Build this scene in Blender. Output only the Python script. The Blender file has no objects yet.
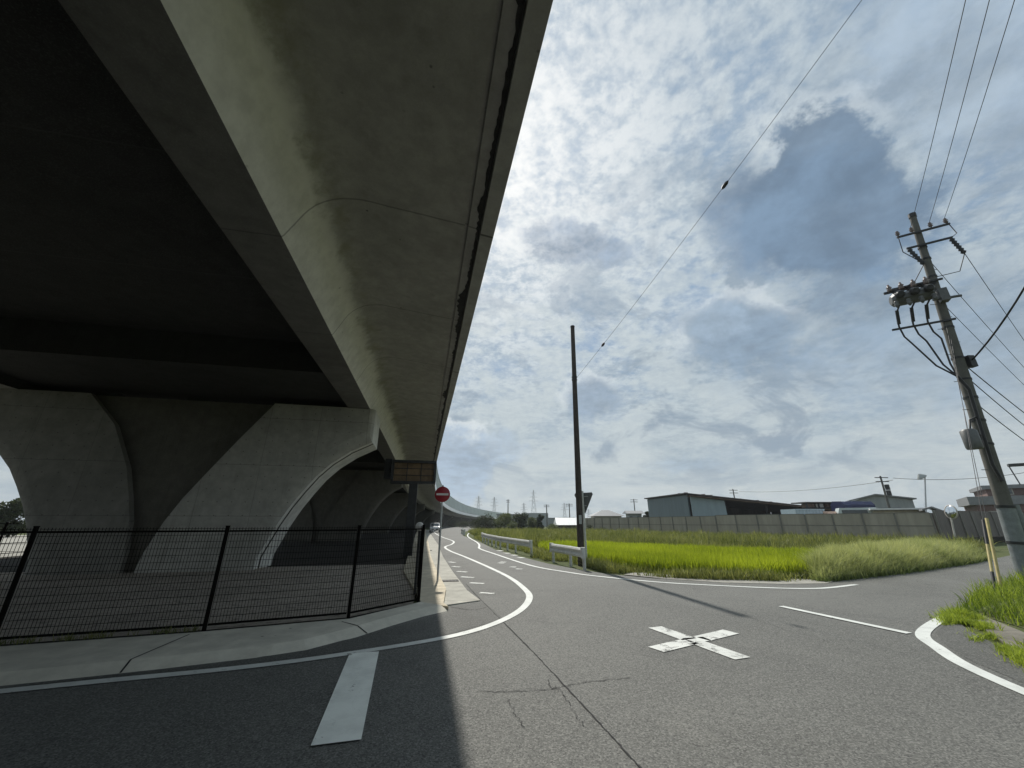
import bpy, bmesh, math, random
import numpy as np
from mathutils import Vector, Matrix
R = math.radians
rnd = random.Random(7)
SC = bpy.context.scene
COL = SC.collection

# ------------------------------------------------------------------ camera
EYE = 1.6
PITCH = math.atan((522 - 384) / 385.0)
cam = bpy.data.cameras.new("camera")
cam.sensor_fit = 'HORIZONTAL'; cam.sensor_width = 36.0; cam.lens = 36.0 * 385 / 1024
cam.clip_start = 0.05; cam.clip_end = 6000
co = bpy.data.objects.new("camera", cam); COL.objects.link(co)
co.location = (0, 0, EYE); co.rotation_euler = (R(90) + PITCH, 0, 0)
SC.camera = co

# ------------------------------------------------------------------ light
SUN_AZ, SUN_EL = R(-7.8), R(50)          # azimuth from +y, clockwise positive
SUN = Vector((math.sin(SUN_AZ) * math.cos(SUN_EL), math.cos(SUN_AZ) * math.cos(SUN_EL), math.sin(SUN_EL)))
sl = bpy.data.lights.new("sun", 'SUN'); sl.energy = 4.5; sl.angle = R(0.9); sl.color = (1.0, 0.955, 0.88)
so = bpy.data.objects.new("sun", sl); COL.objects.link(so)
so.location = (0, 0, 60); so.rotation_euler = (-SUN).to_track_quat('-Z', 'Y').to_euler()
SC.view_settings.view_transform = 'Standard'; SC.view_settings.look = 'None'
SC.view_settings.exposure = 0.0; SC.view_settings.gamma = 1.0; SC.view_settings.use_curve_mapping = False


class NT:
    """small helper for writing node trees"""
    def __init__(s, tree): s.t = tree; s.n = tree.nodes; s.l = tree.links
    def node(s, typ, **kw):
        n = s.n.new(typ)
        for k, v in kw.items(): setattr(n, k, v)
        return n
    def put(s, sock, v):
        if isinstance(v, bpy.types.NodeSocket): s.l.new(v, sock)
        elif v is not None:
            if isinstance(v, (tuple, list)) and sock.type == 'RGBA' and len(v) == 3: v = (*v, 1)
            sock.default_value = v
    def m(s, op, a, b=None, c=None, clamp=False):
        n = s.node('ShaderNodeMath', operation=op, use_clamp=clamp)
        s.put(n.inputs[0], a); s.put(n.inputs[1], b); s.put(n.inputs[2], c)
        return n.outputs[0]
    def vm(s, op, a, b=None, out=0):
        n = s.node('ShaderNodeVectorMath', operation=op)
        s.put(n.inputs[0], a)
        if b is not None: s.put(n.inputs[1], b)
        return n.outputs[out]
    def scale(s, v, k):
        n = s.node('ShaderNodeVectorMath', operation='SCALE'); s.put(n.inputs[0], v); s.put(n.inputs['Scale'], k)
        return n.outputs[0]
    def dot(s, v, c): return s.vm('DOT_PRODUCT', v, c, out=1)
    def noise(s, vec, scale, detail=4, rough=.55, dist=0, out=0):
        n = s.node('ShaderNodeTexNoise'); s.put(n.inputs['Vector'], vec)
        n.inputs['Scale'].default_value = scale; n.inputs['Detail'].default_value = detail
        n.inputs['Roughness'].default_value = rough; n.inputs['Distortion'].default_value = dist
        return n.outputs[out]
    def step(s, v, a, b, lo=0.0, hi=1.0):
        n = s.node('ShaderNodeMapRange', interpolation_type='SMOOTHSTEP')
        s.put(n.inputs[0], v)
        n.inputs[1].default_value = a; n.inputs[2].default_value = b
        n.inputs[3].default_value = lo; n.inputs[4].default_value = hi
        return n.outputs[0]
    def mix(s, f, a, b, mode='MIX'):
        n = s.node('ShaderNodeMix', data_type='RGBA', blend_type=mode)
        s.put(n.inputs[0], f); s.put(n.inputs[6], a); s.put(n.inputs[7], b)
        return n.outputs[2]


# ------------------------------------------------------------------ sky: Nishita seen through thin altocumulus and some darker cumulus
world = bpy.data.worlds.new("World"); SC.world = world; world.use_nodes = True
wt = NT(world.node_tree); wt.n.clear()
WS = 0.10
def disp(r, g, b, k=1.0):                   # display 0-255 to raw sky units
    f = lambda c: ((c / 255 + .055) / 1.055) ** 2.4
    return tuple(f(c) * k / WS for c in (r, g, b))
D = wt.vm('NORMALIZE', wt.node('ShaderNodeTexCoord').outputs['Generated'])
sep = wt.node('ShaderNodeSeparateXYZ'); wt.l.new(D, sep.inputs[0])
dz = wt.m('MAXIMUM', sep.outputs[2], 0.0)
den = wt.m('ADD', dz, .16)
pl = wt.node('ShaderNodeCombineXYZ')
wt.l.new(wt.m('DIVIDE', sep.outputs[0], den), pl.inputs[0]); wt.l.new(wt.m('DIVIDE', sep.outputs[1], den), pl.inputs[1])
P2 = pl.outputs[0]
sky = wt.node('ShaderNodeTexSky', sky_type='NISHITA'); sky.sun_disc = False
sky.sun_elevation = SUN_EL; sky.sun_rotation = SUN_AZ; sky.air_density = 1.0; sky.dust_density = 2.0
blue = wt.mix(.85, sky.outputs[0], disp(132, 164, 200))
n_big = wt.noise(P2, 1.3, 4, .55, .3)
n_mid = wt.noise(P2, 5.0, 6, .62, .12)
n_rip = wt.noise(P2, 22.0, 5, .62, .15)
n_fine = wt.noise(P2, 60.0, 3, .6, 0)
sund = wt.m('MAXIMUM', wt.dot(D, tuple(SUN)), 0.0)
glow_w = wt.m('POWER', sund, 8.0)
glow_n = wt.m('POWER', sund, 24.0)
lump = wt.m('ADD', wt.m('MULTIPLY', n_rip, .8), wt.m('MULTIPLY', n_mid, .75))
lump = wt.m('ADD', lump, wt.m('MULTIPLY', n_fine, .25))
cover = wt.step(wt.m('ADD', lump, wt.m('MULTIPLY', n_big, 1.5)), 1.10, 1.75)          # how much cloud
bright = wt.step(lump, .66, 1.08)                                                   # lit tops against thicker grey bases
veil_hi = wt.mix(glow_w, disp(184, 198, 206), disp(232, 237, 240))
veil_lo = wt.mix(glow_w, disp(142, 161, 178), disp(178, 195, 209))
veil = wt.mix(bright, veil_lo, veil_hi)
col = wt.mix(wt.m('ADD', wt.m('MULTIPLY', cover, .66), .30), blue, veil)
# pale band low over the horizon, streaked
hz = wt.step(dz, .0, .42, 1.0, 0.0)
smp = wt.node('ShaderNodeMapping'); wt.l.new(D, smp.inputs[0]); smp.inputs['Scale'].default_value = (2.6, 2.6, 11)
smp2 = wt.node('ShaderNodeMapping'); wt.l.new(D, smp2.inputs[0]); smp2.inputs['Scale'].default_value = (2.4, 2.4, 4.6); smp2.inputs['Location'].default_value = (3.1, 1.7, .4)
hcol = wt.mix(wt.step(wt.noise(smp.outputs[0], 1.6, 8, .66, .8), .34, .66), disp(166, 181, 190), disp(206, 213, 212))
col = wt.mix(wt.m('MULTIPLY', hz, .9), col, hcol)
lowc = wt.step(wt.noise(smp2.outputs[0], 3.1, 7, .64, .4), .44, .58)
lowc = wt.m('MULTIPLY', lowc, wt.m('MULTIPLY', wt.step(dz, .04, .18), wt.step(dz, .80, .40)))
col = wt.mix(wt.m('MULTIPLY', lowc, .6), col, disp(198, 208, 211))
# soft grey undersides drifting through the middle heights
patch = wt.step(wt.noise(smp2.outputs[0], 1.7, 7, .62, .5),   .50, .60)
patch = wt.m('MULTIPLY', patch, wt.m('MULTIPLY', wt.step(dz, .03, .16), wt.step(dz, .95, .45)))
col = wt.mix(wt.m('MULTIPLY', patch, .75), col, wt.mix(glow_w, disp(134, 152, 170), disp(158, 175, 191)))
# darker cumulus: each has a bearing, a size and a ragged edge
warp = wt.noise(D, 7.0, 7, .64, .2)
warp2 = wt.noise(D, 26.0, 5, .62)
CAMF = (math.cos(PITCH), math.sin(PITCH))
def bearing(px, py):
    u, v = (px - 512) / 385., (384 - py) / 385.
    return Vector((u, CAMF[0] - v * CAMF[1], CAMF[1] + v * CAMF[0])).normalized()
def cumulus(px, py, rx, ry, soft, tone, amount, rough=.8, rim=0.0):
    global col
    c = bearing(px, py); t1 = bearing(px + 8, py) - c; t2 = bearing(px, py - 8) - c
    t1 = t1 * (rx / 8); t2 = t2 * (ry / 8)               # half axes of the cloud as angles about its bearing
    g11, g12, g22 = t1.dot(t1), t1.dot(t2), t2.dot(t2); dt = g11 * g22 - g12 * g12
    d1 = (t1 * g22 - t2 * g12) / dt; d2 = (t2 * g11 - t1 * g12) / dt
    a = wt.dot(D, tuple(d1)); b = wt.dot(D, tuple(d2))
    a = wt.m('SUBTRACT', a, c.dot(d1)); b = wt.m('SUBTRACT', b, c.dot(d2))
    r = wt.m('SQRT', wt.m('ADD', wt.m('MULTIPLY', a, a), wt.m('MULTIPLY', b, b)))
    r = wt.m('ADD', r, wt.m('MULTIPLY', wt.m('SUBTRACT', warp, .5), -rough * 2.2))
    r = wt.m('ADD', r, wt.m('MULTIPLY', wt.m('SUBTRACT', warp2, .5), -rough * .7))
    f = wt.step(r, 1 - soft, 1.0 + soft * .3, 1.0, 0.0)
    front = wt.m('GREATER_THAN', wt.dot(D, tuple(c)), 0.0)
    f = wt.m('MULTIPLY', wt.m('MULTIPLY', f, front), amount)
    if rim:                                   # sunlit fringe on the side towards the sun
        h_ = wt.m('MULTIPLY', wt.m('MULTIPLY', wt.step(r, 1.32, 1.02), front), wt.step(wt.m('ADD', b, wt.m('MULTIPLY', a, -.6)), -.3, .7))
        col = wt.mix(wt.m('MULTIPLY', h_, rim), col, disp(226, 233, 236))
    t = wt.mix(wt.step(wt.m('ADD', wt.m('MULTIPLY', warp, .6), wt.m('MULTIPLY', n_mid, .5)), .40, .72), disp(*[x * .95 for x in tone]), disp(*[x * 1.16 for x in tone]))
    col = wt.mix(f, col, t)
cumulus(960, 60, 230, 180, .95, (150, 167, 184), .75)
cumulus(990, 330, 160, 100, .95, (130, 149, 168), .7)
cumulus(850, 350, 250, 60, .95, (142, 160, 177), .6)
cumulus(850, 285, 100, 60, .95, (122, 142, 162), .85, .5)
cumulus(752, 215, 66, 62, .5, (120, 140, 162), .88, .6)
cumulus(826, 156, 68, 56, .2, (112, 134, 157), .93, .8, .32)
cumulus(826, 214, 112, 74, .25, (110, 132, 155), .95, .7)
cumulus(565, 244, 52, 26, .3, (124, 145, 168), .92, .9, .75)
cumulus(604, 254, 28, 18, .5, (142, 160, 180), .8, 1.2)
cumulus(738, 338, 72, 38, .5, (126, 146, 166), .85, 1.0, .5)
cumulus(700, 322, 40, 20, .7, (146, 164, 181), .7, 1.3)
cumulus(592, 398, 30, 22, .5, (132, 150, 169), .82, 1.0, .5)
cumulus(462, 462, 42, 36, .4, (148, 167, 187), .8, 1.1, .7)
cumulus(494, 446, 30, 20, .5, (156, 173, 190), .65, 1.3)
cumulus(690, 465, 60, 9, .8, (148, 166, 182), .6, 1.3)
# forward scattering in the thin cloud round the sun
col = wt.mix(wt.m('MULTIPLY', glow_n, wt.m('ADD', wt.m('MULTIPLY', bright, .62), .26)), col, disp(252, 252, 250, 1.1))
bg = wt.node('ShaderNodeBackground'); wt.l.new(col, bg.inputs[0]); bg.inputs[1].default_value = WS
wo = wt.node('ShaderNodeOutputWorld'); wt.l.new(bg.outputs[0], wo.inputs[0])

# ------------------------------------------------------------------ survey: image bearing to a point of the ground, or of an upright plane
def ray(px, py):
    u, v = (px - 512) / 385., (384 - py) / 385.
    return (u, CAMF[0] - v * CAMF[1], CAMF[1] + v * CAMF[0])
def G(px, py, z=0.0):
    d = ray(px, py); t = (z - EYE) / d[2]
    return (d[0] * t, d[1] * t)
def onY(px, py, Y):
    d = ray(px, py); t = Y / d[1]
    return Vector((d[0] * t, Y, EYE + d[2] * t))

# ------------------------------------------------------------------ object helpers
def tag(o, label=None, cat=None, group=None, kind=None):
    if label: o['label'] = label
    if cat: o['category'] = cat
    if group: o['group'] = group
    if kind: o['kind'] = kind
    return o
def thing(name, label, cat, loc=(0, 0, 0), rz=0.0, group=None):
    o = bpy.data.objects.new(name, None); COL.objects.link(o)
    o.empty_display_size = .3; o.location = loc; o.rotation_euler = (0, 0, rz)
    return tag(o, label, cat, group)
def kids(o): return [c for c in bpy.data.objects if c.parent == o]
def copy_tree(o, parent=None):
    c = o.copy(); COL.objects.link(c); c.parent = parent
    for ch in list(kids(o)): copy_tree(ch, c)
    return c

class MB:
    def __init__(s): s.v = []; s.f = []; s.sm = []
    def add(s, verts, faces, smooth=False):
        b = len(s.v); s.v += [tuple(p) for p in verts]
        s.f += [tuple(i + b for i in f) for f in faces]; s.sm += [smooth] * len(faces)
        return s
    def box(s, c, size, rz=0.0, M=None):
        hx, hy, hz = [q / 2 for q in size]
        vs = [Vector((x, y, z)) for x in (-hx, hx) for y in (-hy, hy) for z in (-hz, hz)]
        m = M if M is not None else Matrix.Rotation(rz, 3, 'Z')
        vs = [m @ v + Vector(c) for v in vs]
        return s.add(vs, [(0, 1, 3, 2), (4, 6, 7, 5), (0, 4, 5, 1), (2, 3, 7, 6), (0, 2, 6, 4), (1, 5, 7, 3)])
    def beam(s, p, q, w, h, up=(0, 0, 1)):
        p, q = Vector(p), Vector(q); d = q - p; L = d.length; d = d / L
        u = Vector(up)
        if abs(d.dot(u)) > .98: u = Vector((0, 1, 0))
        x = d.cross(u).normalized(); z = x.cross(d)
        m = Matrix((x, d, z)).transposed()
        return s.box((p + q) / 2, (w, L, h), M=m)
    def tube(s, pts, r, n=8, caps=True):
        pts = [Vector(p) for p in pts]; rs = r if isinstance(r, (list, tuple)) else [r] * len(pts)
        rings = []; prev = None
        for i, p in enumerate(pts):
            d = (pts[min(i + 1, len(pts) - 1)] - pts[max(i - 1, 0)])
            if d.length < 1e-9: d = Vector((0, 0, 1))
            d.normalize()
            if prev is None:
                a = Vector((0, 0, 1)) if abs(d.z) < .9 else Vector((1, 0, 0))
                x = d.cross(a).normalized()
            else:
                x = (prev - d * prev.dot(d)).normalized()
            prev = x; y = d.cross(x)
            rings.append([p + (x * math.cos(2 * math.pi * k / n) + y * math.sin(2 * math.pi * k / n)) * rs[i] for k in range(n)])
        vs = [v for rg in rings for v in rg]; fs = []
        for i in range(len(rings) - 1):
            for k in range(n):
                a, b = i * n + k, i * n + (k + 1) % n
                fs.append((a, b, b + n, a + n))
        s.add(vs, fs, True)
        if caps: s.add(rings[0], [tuple(range(n))[::-1]]); s.add(rings[-1], [tuple(range(n))])
        return s
    def prism(s, poly, z0, z1):
        n = len(poly); a = sum(poly[i][0] * poly[(i + 1) % n][1] - poly[(i + 1) % n][0] * poly[i][1] for i in range(n))
        if a < 0: poly = poly[::-1]
        s.add([(*p, z0) for p in poly] + [(*p, z1) for p in poly],
              [tuple(range(n))[::-1], tuple(range(n, 2 * n))] + [(i, (i + 1) % n, n + (i + 1) % n, n + i) for i in range(n)])
        return s
    def loft(s, rings, cap0=True, cap1=True, smooth=False):
        n = len(rings[0]); vs = [p for r in rings for p in r]; fs = []
        for i in range(len(rings) - 1):
            for k in range(n):
                a, b = i * n + k, i * n + (k + 1) % n
                fs.append((a, b, b + n, a + n))
        s.add(vs, fs, smooth)
        if cap0: s.add(rings[0], [tuple(range(n))[::-1]])
        if cap1: s.add(rings[-1], [tuple(range(n))])
        return s
    def lathe(s, prof, c=(0, 0, 0), n=14, M=None):
        m = M if M is not None else Matrix.Identity(3)
        vs = []; fs = []
        for r, z in prof:
            for k in range(n):
                a = 2 * math.pi * k / n
                vs.append(m @ Vector((r * math.cos(a), r * math.sin(a), z)) + Vector(c))
        for i in range(len(prof) - 1):
            for k in range(n):
                a, b = i * n + k, i * n + (k + 1) % n
                fs.append((a, b, b + n, a + n))
        return s.add(vs, fs, True)
    def build(s, name, mat, parent=None, fix=True):
        me = bpy.data.meshes.new(name); me.from_pydata(s.v, [], s.f)
        me.polygons.foreach_set('use_smooth', s.sm)
        if fix:
            bm = bmesh.new(); bm.from_mesh(me); bmesh.ops.recalc_face_normals(bm, faces=bm.faces); bm.to_mesh(me); bm.free()
        me.materials.append(mat); o = bpy.data.objects.new(name, me); COL.objects.link(o)
        if parent is not None: o.parent = parent
        return o

def strip(pts, w, closed=False):
    """flat ribbon along a polyline (2D), mitred"""
    pts = [Vector((p[0], p[1])) for p in pts]; ws = w if isinstance(w, list) else [w] * len(pts)
    L = []; Rr = []
    for i, p in enumerate(pts):
        d = (pts[min(i + 1, len(pts) - 1)] - pts[max(i - 1, 0)]).normalized(); n = Vector((-d.y, d.x))
        L.append(p + n * ws[i] / 2); Rr.append(p - n * ws[i] / 2)
    return L, Rr
def ribbon(mb, pts, w, z):
    L, Rr = strip(pts, w); n = len(L)
    mb.add([(p.x, p.y, z) for p in L] + [(p.x, p.y, z) for p in Rr], [(i, n + i, n + i + 1, i + 1) for i in range(n - 1)])
def smooth_line(pts, k=6):
    """Catmull-Rom through the points"""
    P = [Vector((p[0], p[1])) for p in pts]; P = [P[0] * 2 - P[1]] + P + [P[-1] * 2 - P[-2]]
    out = []
    for i in range(1, len(P) - 2):
        for j in range(k):
            t = j / k
            out.append(.5 * ((2 * P[i]) + (P[i + 1] - P[i - 1]) * t + (2 * P[i - 1] - 5 * P[i] + 4 * P[i + 1] - P[i + 2]) * t * t + (3 * P[i] - P[i - 1] - 3 * P[i + 1] + P[i + 2]) * t ** 3))
    out.append(P[-2]); return out

# ------------------------------------------------------------------ materials
def mat_base(name):
    m = bpy.data.materials.new(name); m.use_nodes = True
    t = NT(m.node_tree); t.n.clear()
    p = t.node('ShaderNodeBsdfPrincipled'); o = t.node('ShaderNodeOutputMaterial'); t.l.new(p.outputs[0], o.inputs[0])
    return m, t, p, o
def plain(name, c, rough=.6, metal=0.0, var=.15, scale=6.0, bump=0.0, spec=.5):
    m, t, p, o = mat_base(name)
    V = t.node('ShaderNodeTexCoord').outputs['Object']
    n = t.noise(V, scale, 5, .6); n2 = t.noise(V, scale * 7, 3, .6)
    f = t.m('ADD', t.m('MULTIPLY', n, .65), t.m('MULTIPLY', n2, .35))
    lo = tuple(x * (1 - var) for x in c); hi = tuple(min(1, x * (1 + var)) for x in c)
    t.put(p.inputs['Base Color'], t.mix(t.step(f, .3, .7), lo, hi))
    p.inputs['Roughness'].default_value = rough; p.inputs['Metallic'].default_value = metal
    p.inputs['Specular IOR Level'].default_value = spec
    if bump:
        b = t.node('ShaderNodeBump'); b.inputs['Strength'].default_value = bump; b.inputs['Distance'].default_value = .02
        t.l.new(n2, b.inputs['Height']); t.l.new(b.outputs[0], p.inputs['Normal'])
    return m
def concrete(name, c=(.33, .325, .305), seam=None, stain=.45, face_band=False, ties=False):
    m, t, p, o = mat_base(name)
    V = t.node('ShaderNodeTexCoord').outputs['Object']
    sp = t.node('ShaderNodeSeparateXYZ'); t.l.new(V, sp.inputs[0])
    big = t.noise(V, .5, 6, .62, .4); mid = t.noise(V, 3.0, 6, .65); fine = t.noise(V, 45, 4, .6)
    mp = t.node('ShaderNodeMapping'); t.l.new(V, mp.inputs[0]); mp.inputs['Scale'].default_value = (2.2, 2.2, .22)
    drip = t.noise(mp.outputs[0], 1.4, 6, .7, .3)
    base = t.mix(t.step(mid, .3, .72), tuple(x * .84 for x in c), tuple(x * 1.1 for x in c))
    base = t.mix(t.m('MULTIPLY', t.step(big, .42, .7), stain), base, tuple(x * .5 for x in c))
    base = t.mix(t.m('MULTIPLY', t.step(drip, .5, .76), stain * .8), base, (c[0] * .45, c[1] * .44, c[2] * .40))
    base = t.mix(t.m('MULTIPLY', t.m('SUBTRACT', fine, .5), .35), base, (.6, .6, .58))
    h = t.m('ADD', t.m('MULTIPLY', fine, .3), t.m('MULTIPLY', mid, .6))
    if face_band:                                  # paler girder face, mossy runs along the haunch
        sn = t.m('ADD', sp.outputs[0], t.m('MULTIPLY', t.m('SUBTRACT', mid, .5), .5)); sn = t.m('ADD', sn, t.m('MULTIPLY', t.m('SUBTRACT', big, .5), .35))
        base = t.mix(t.m('MULTIPLY', t.step(sn, -1.85, -2.15), t.step(sp.outputs[0], -2.6, -2.5)), base, t.mix(t.step(mid, .3, .7), (.60, .59, .54), (.74, .73, .67)))
        ms = t.m('MULTIPLY', t.step(sn, -2.15, -1.95), t.step(sn, -1.55, -1.85)); ms = t.m('MULTIPLY', ms, t.step(t.noise(V, 1.3, 6, .7), .42, .66))
        base = t.mix(t.m('MULTIPLY', ms, .6), base, (.20, .195, .12))
    if ties:                                  # plugged formwork tie holes on a grid, with faint runs below
        q1 = t.m('SUBTRACT', t.m('PINGPONG', t.m('ADD', sp.outputs[0], .3), .45), .22); q2 = t.m('SUBTRACT', t.m('PINGPONG', t.m('ADD', sp.outputs[2], .2), .45), .22)
        rr_ = t.m('SQRT', t.m('ADD', t.m('MULTIPLY', q1, q1), t.m('MULTIPLY', q2, q2)))
        base = t.mix(t.m('MULTIPLY', t.step(rr_, .014, .026, 1, 0), .75), base, tuple(x * .35 for x in c))
    vor = t.node('ShaderNodeTexVoronoi'); t.l.new(V, vor.inputs['Vector']); vor.inputs['Scale'].default_value = 2.6
    pit = t.m('MULTIPLY', t.step(vor.outputs['Distance'], .03, .075, 1, 0), t.step(big, .42, .55))
    base = t.mix(t.m('MULTIPLY', pit, .75), base, (.05, .05, .05))
    def line(ax, per, w, off=0.0, amt=.6):
        a = t.m('ADD', sp.outputs[ax], t.m('MULTIPLY', t.m('SUBTRACT', mid, .5), .03))
        q = t.m('PINGPONG', t.m('ADD', a, off), per / 2)
        return t.m('MULTIPLY', t.step(q, w * .4, w, 1, 0), amt)
    if seam:
        for ax, per, w, off, amt in seam:
            k = line(ax, per, w, off, amt)
            base = t.mix(k, base, (.07, .07, .065)); h = t.m('SUBTRACT', h, k)
    t.put(p.inputs['Base Color'], base); p.inputs['Roughness'].default_value = .88
    p.inputs['Specular IOR Level'].default_value = .3
    b = t.node('ShaderNodeBump'); b.inputs['Strength'].default_value = .35; b.inputs['Distance'].default_value = .02
    t.l.new(h, b.inputs['Height']); t.l.new(b.outputs[0], p.inputs['Normal'])
    return m

def asphalt_nodes(t, V, tone=1.0):
    n1 = t.noise(V, .22, 5, .6, .5); n2 = t.noise(V, 1.6, 6, .65); ag = t.noise(V, 75, 3, .7)
    vo = t.node('ShaderNodeTexVoronoi'); t.l.new(V, vo.inputs['Vector']); vo.inputs['Scale'].default_value = 84
    vc = t.node('ShaderNodeSeparateColor'); t.l.new(vo.outputs['Color'], vc.inputs[0])
    tone *= .90
    c = t.mix(t.step(n1, .32, .68), tuple(x * tone for x in (.100, .101, .092)), tuple(x * tone for x in (.140, .141, .129)))
    n4 = t.noise(V, .55, 7, .7, 1.2); c = t.mix(t.m('MULTIPLY', t.step(n4, .52, .66), .38), c, tuple(x * tone for x in (.070, .070, .066))); c = t.mix(t.m('MULTIPLY', t.step(t.noise(V, .8, 6, .7, .8), .56, .70), .35), c, tuple(x * tone for x in (.17, .168, .15)))
    c = t.mix(t.m('MULTIPLY', t.step(n2, .5, .75), .35), c, tuple(x * tone for x in (.080, .080, .075)))
    st = t.m('ADD', t.m('MULTIPLY', vc.outputs[0], .6), t.m('MULTIPLY', ag, .5))
    c = t.mix(t.m('MULTIPLY', t.step(st, .52, .95), .6), c, tuple(x * tone for x in (.30, .30, .275)))
    c = t.mix(t.m('MULTIPLY', t.step(st, .46, .22), .7), c, (.028, .028, .027))
    return c, st, n2
def asphalt(name, tone=1.0, tracks=False):
    m, t, p, o = mat_base(name)
    V = t.node('ShaderNodeTexCoord').outputs['Object']
    c, st, n2 = asphalt_nodes(t, V, tone)
    t.put(p.inputs['Base Color'], c); p.inputs['Roughness'].default_value = .78; p.inputs['Specular IOR Level'].default_value = .35
    b = t.node('ShaderNodeBump'); b.inputs['Strength'].default_value = .6; b.inputs['Distance'].default_value = .006
    t.l.new(st, b.inputs['Height']); t.l.new(b.outputs[0], p.inputs['Normal'])
    return m
def paint(name, wear=.5, c=(.64, .66, .625)):
    m, t, p, o = mat_base(name)
    V = t.node('ShaderNodeTexCoord').outputs['Object']
    a, st, n2 = asphalt_nodes(t, V)
    n = t.noise(V, 5, 7, .72, .4); vo = t.node('ShaderNodeTexVoronoi', feature='DISTANCE_TO_EDGE'); t.l.new(t.vm('ADD', V, t.scale(t.noise(V, 8, 3, .6, 0, 1), .12)), vo.inputs['Vector']); vo.inputs['Scale'].default_value = 4.2
    cr = t.m('MULTIPLY', t.step(vo.outputs['Distance'], .004, .016, 1, 0), t.step(n, .40, .56))
    hole = t.step(t.m('ADD', n, t.m('MULTIPLY', st, .12)), .70 - .08 * wear, .76 - .08 * wear)
    f = t.m('MAXIMUM', t.m('MULTIPLY', cr, min(1.0, wear * 1.2)), hole)
    dirt = t.mix(t.step(t.noise(V, 2.2, 5, .65), .35, .7), c, tuple(x * .80 for x in c))
    t.put(p.inputs['Base Color'], t.mix(t.m('MULTIPLY', f, .9), dirt, a)); p.inputs['Roughness'].default_value = .6
    b = t.node('ShaderNodeBump'); b.inputs['Strength'].default_value = .4; b.inputs['Distance'].default_value = .004
    t.l.new(st, b.inputs['Height']); t.l.new(b.outputs[0], p.inputs['Normal'])
    return m
def corrugated(name, c, per=.25, axis=0, var=.2):
    m, t, p, o = mat_base(name)
    V = t.node('ShaderNodeTexCoord').outputs['Object']; sp = t.node('ShaderNodeSeparateXYZ'); t.l.new(V, sp.inputs[0])
    q = t.m('PINGPONG', sp.outputs[axis], per / 2)
    mp = t.node('ShaderNodeMapping'); t.l.new(V, mp.inputs[0]); mp.inputs['Scale'].default_value = (1.5, 1.5, .2)
    n = t.noise(mp.outputs[0], 1.2, 5, .65)
    b0 = t.mix(t.step(n, .35, .7), tuple(x * (1 - var) for x in c), tuple(x * (1 + var) for x in c))
    t.put(p.inputs['Base Color'], b0); p.inputs['Roughness'].default_value = .55
    b = t.node('ShaderNodeBump'); b.inputs['Strength'].default_value = .9; b.inputs['Distance'].default_value = .05
    t.l.new(q, b.inputs['Height']); t.l.new(b.outputs[0], p.inputs['Normal'])
    return m
def leafy(name, lo, hi, trans=.45, rough=.55):
    """leaf or blade with a colour of its own from the 'tint' attribute (0..1); lets the sun through"""
    m = bpy.data.materials.new(name); m.use_nodes = True; t = NT(m.node_tree); t.n.clear()
    at = t.node('ShaderNodeAttribute', attribute_name='tint')
    c = t.mix(at.outputs['Fac'], lo, hi)
    d = t.node('ShaderNodeBsdfPrincipled'); t.l.new(c, d.inputs['Base Color']); d.inputs['Roughness'].default_value = rough; d.inputs['Specular IOR Level'].default_value = .25
    tr = t.node('ShaderNodeBsdfTranslucent'); t.l.new(t.mix(.5, c, t.mix(1.0, c, (1.5, 1.45, .5), 'MULTIPLY')), tr.inputs[0])
    mx = t.node('ShaderNodeMixShader'); mx.inputs[0].default_value = trans
    t.l.new(d.outputs[0], mx.inputs[1]); t.l.new(tr.outputs[0], mx.inputs[2])
    o = t.node('ShaderNodeOutputMaterial'); t.l.new(mx.outputs[0], o.inputs[0]); return m
def glass(name, c=(.03, .04, .045), rough=.08):
    m, t, p, o = mat_base(name); t.put(p.inputs['Base Color'], c); p.inputs['Roughness'].default_value = rough; p.inputs['Specular IOR Level'].default_value = .8
    return m
def ground_mat(name, a, b, c, s=.6, bump=.5):
    m, t, p, o = mat_base(name)
    V = t.node('ShaderNodeTexCoord').outputs['Object']
    n = t.noise(V, s, 6, .65, .3); n2 = t.noise(V, s * 14, 5, .7); n3 = t.noise(V, s * 90, 3, .7)
    k = t.mix(t.step(n, .35, .65), a, b); k = t.mix(t.m('MULTIPLY', t.step(n2, .45, .72), .7), k, c)
    k = t.mix(t.m('MULTIPLY', t.step(n3, .5, .3), .5), k, tuple(x * .35 for x in a))
    t.put(p.inputs['Base Color'], k); p.inputs['Roughness'].default_value = .95; p.inputs['Specular IOR Level'].default_value = .2
    bp = t.node('ShaderNodeBump'); bp.inputs['Strength'].default_value = bump; bp.inputs['Distance'].default_value = .04
    t.l.new(t.m('ADD', n2, n3), bp.inputs['Height']); t.l.new(bp.outputs[0], p.inputs['Normal']); return m

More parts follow.
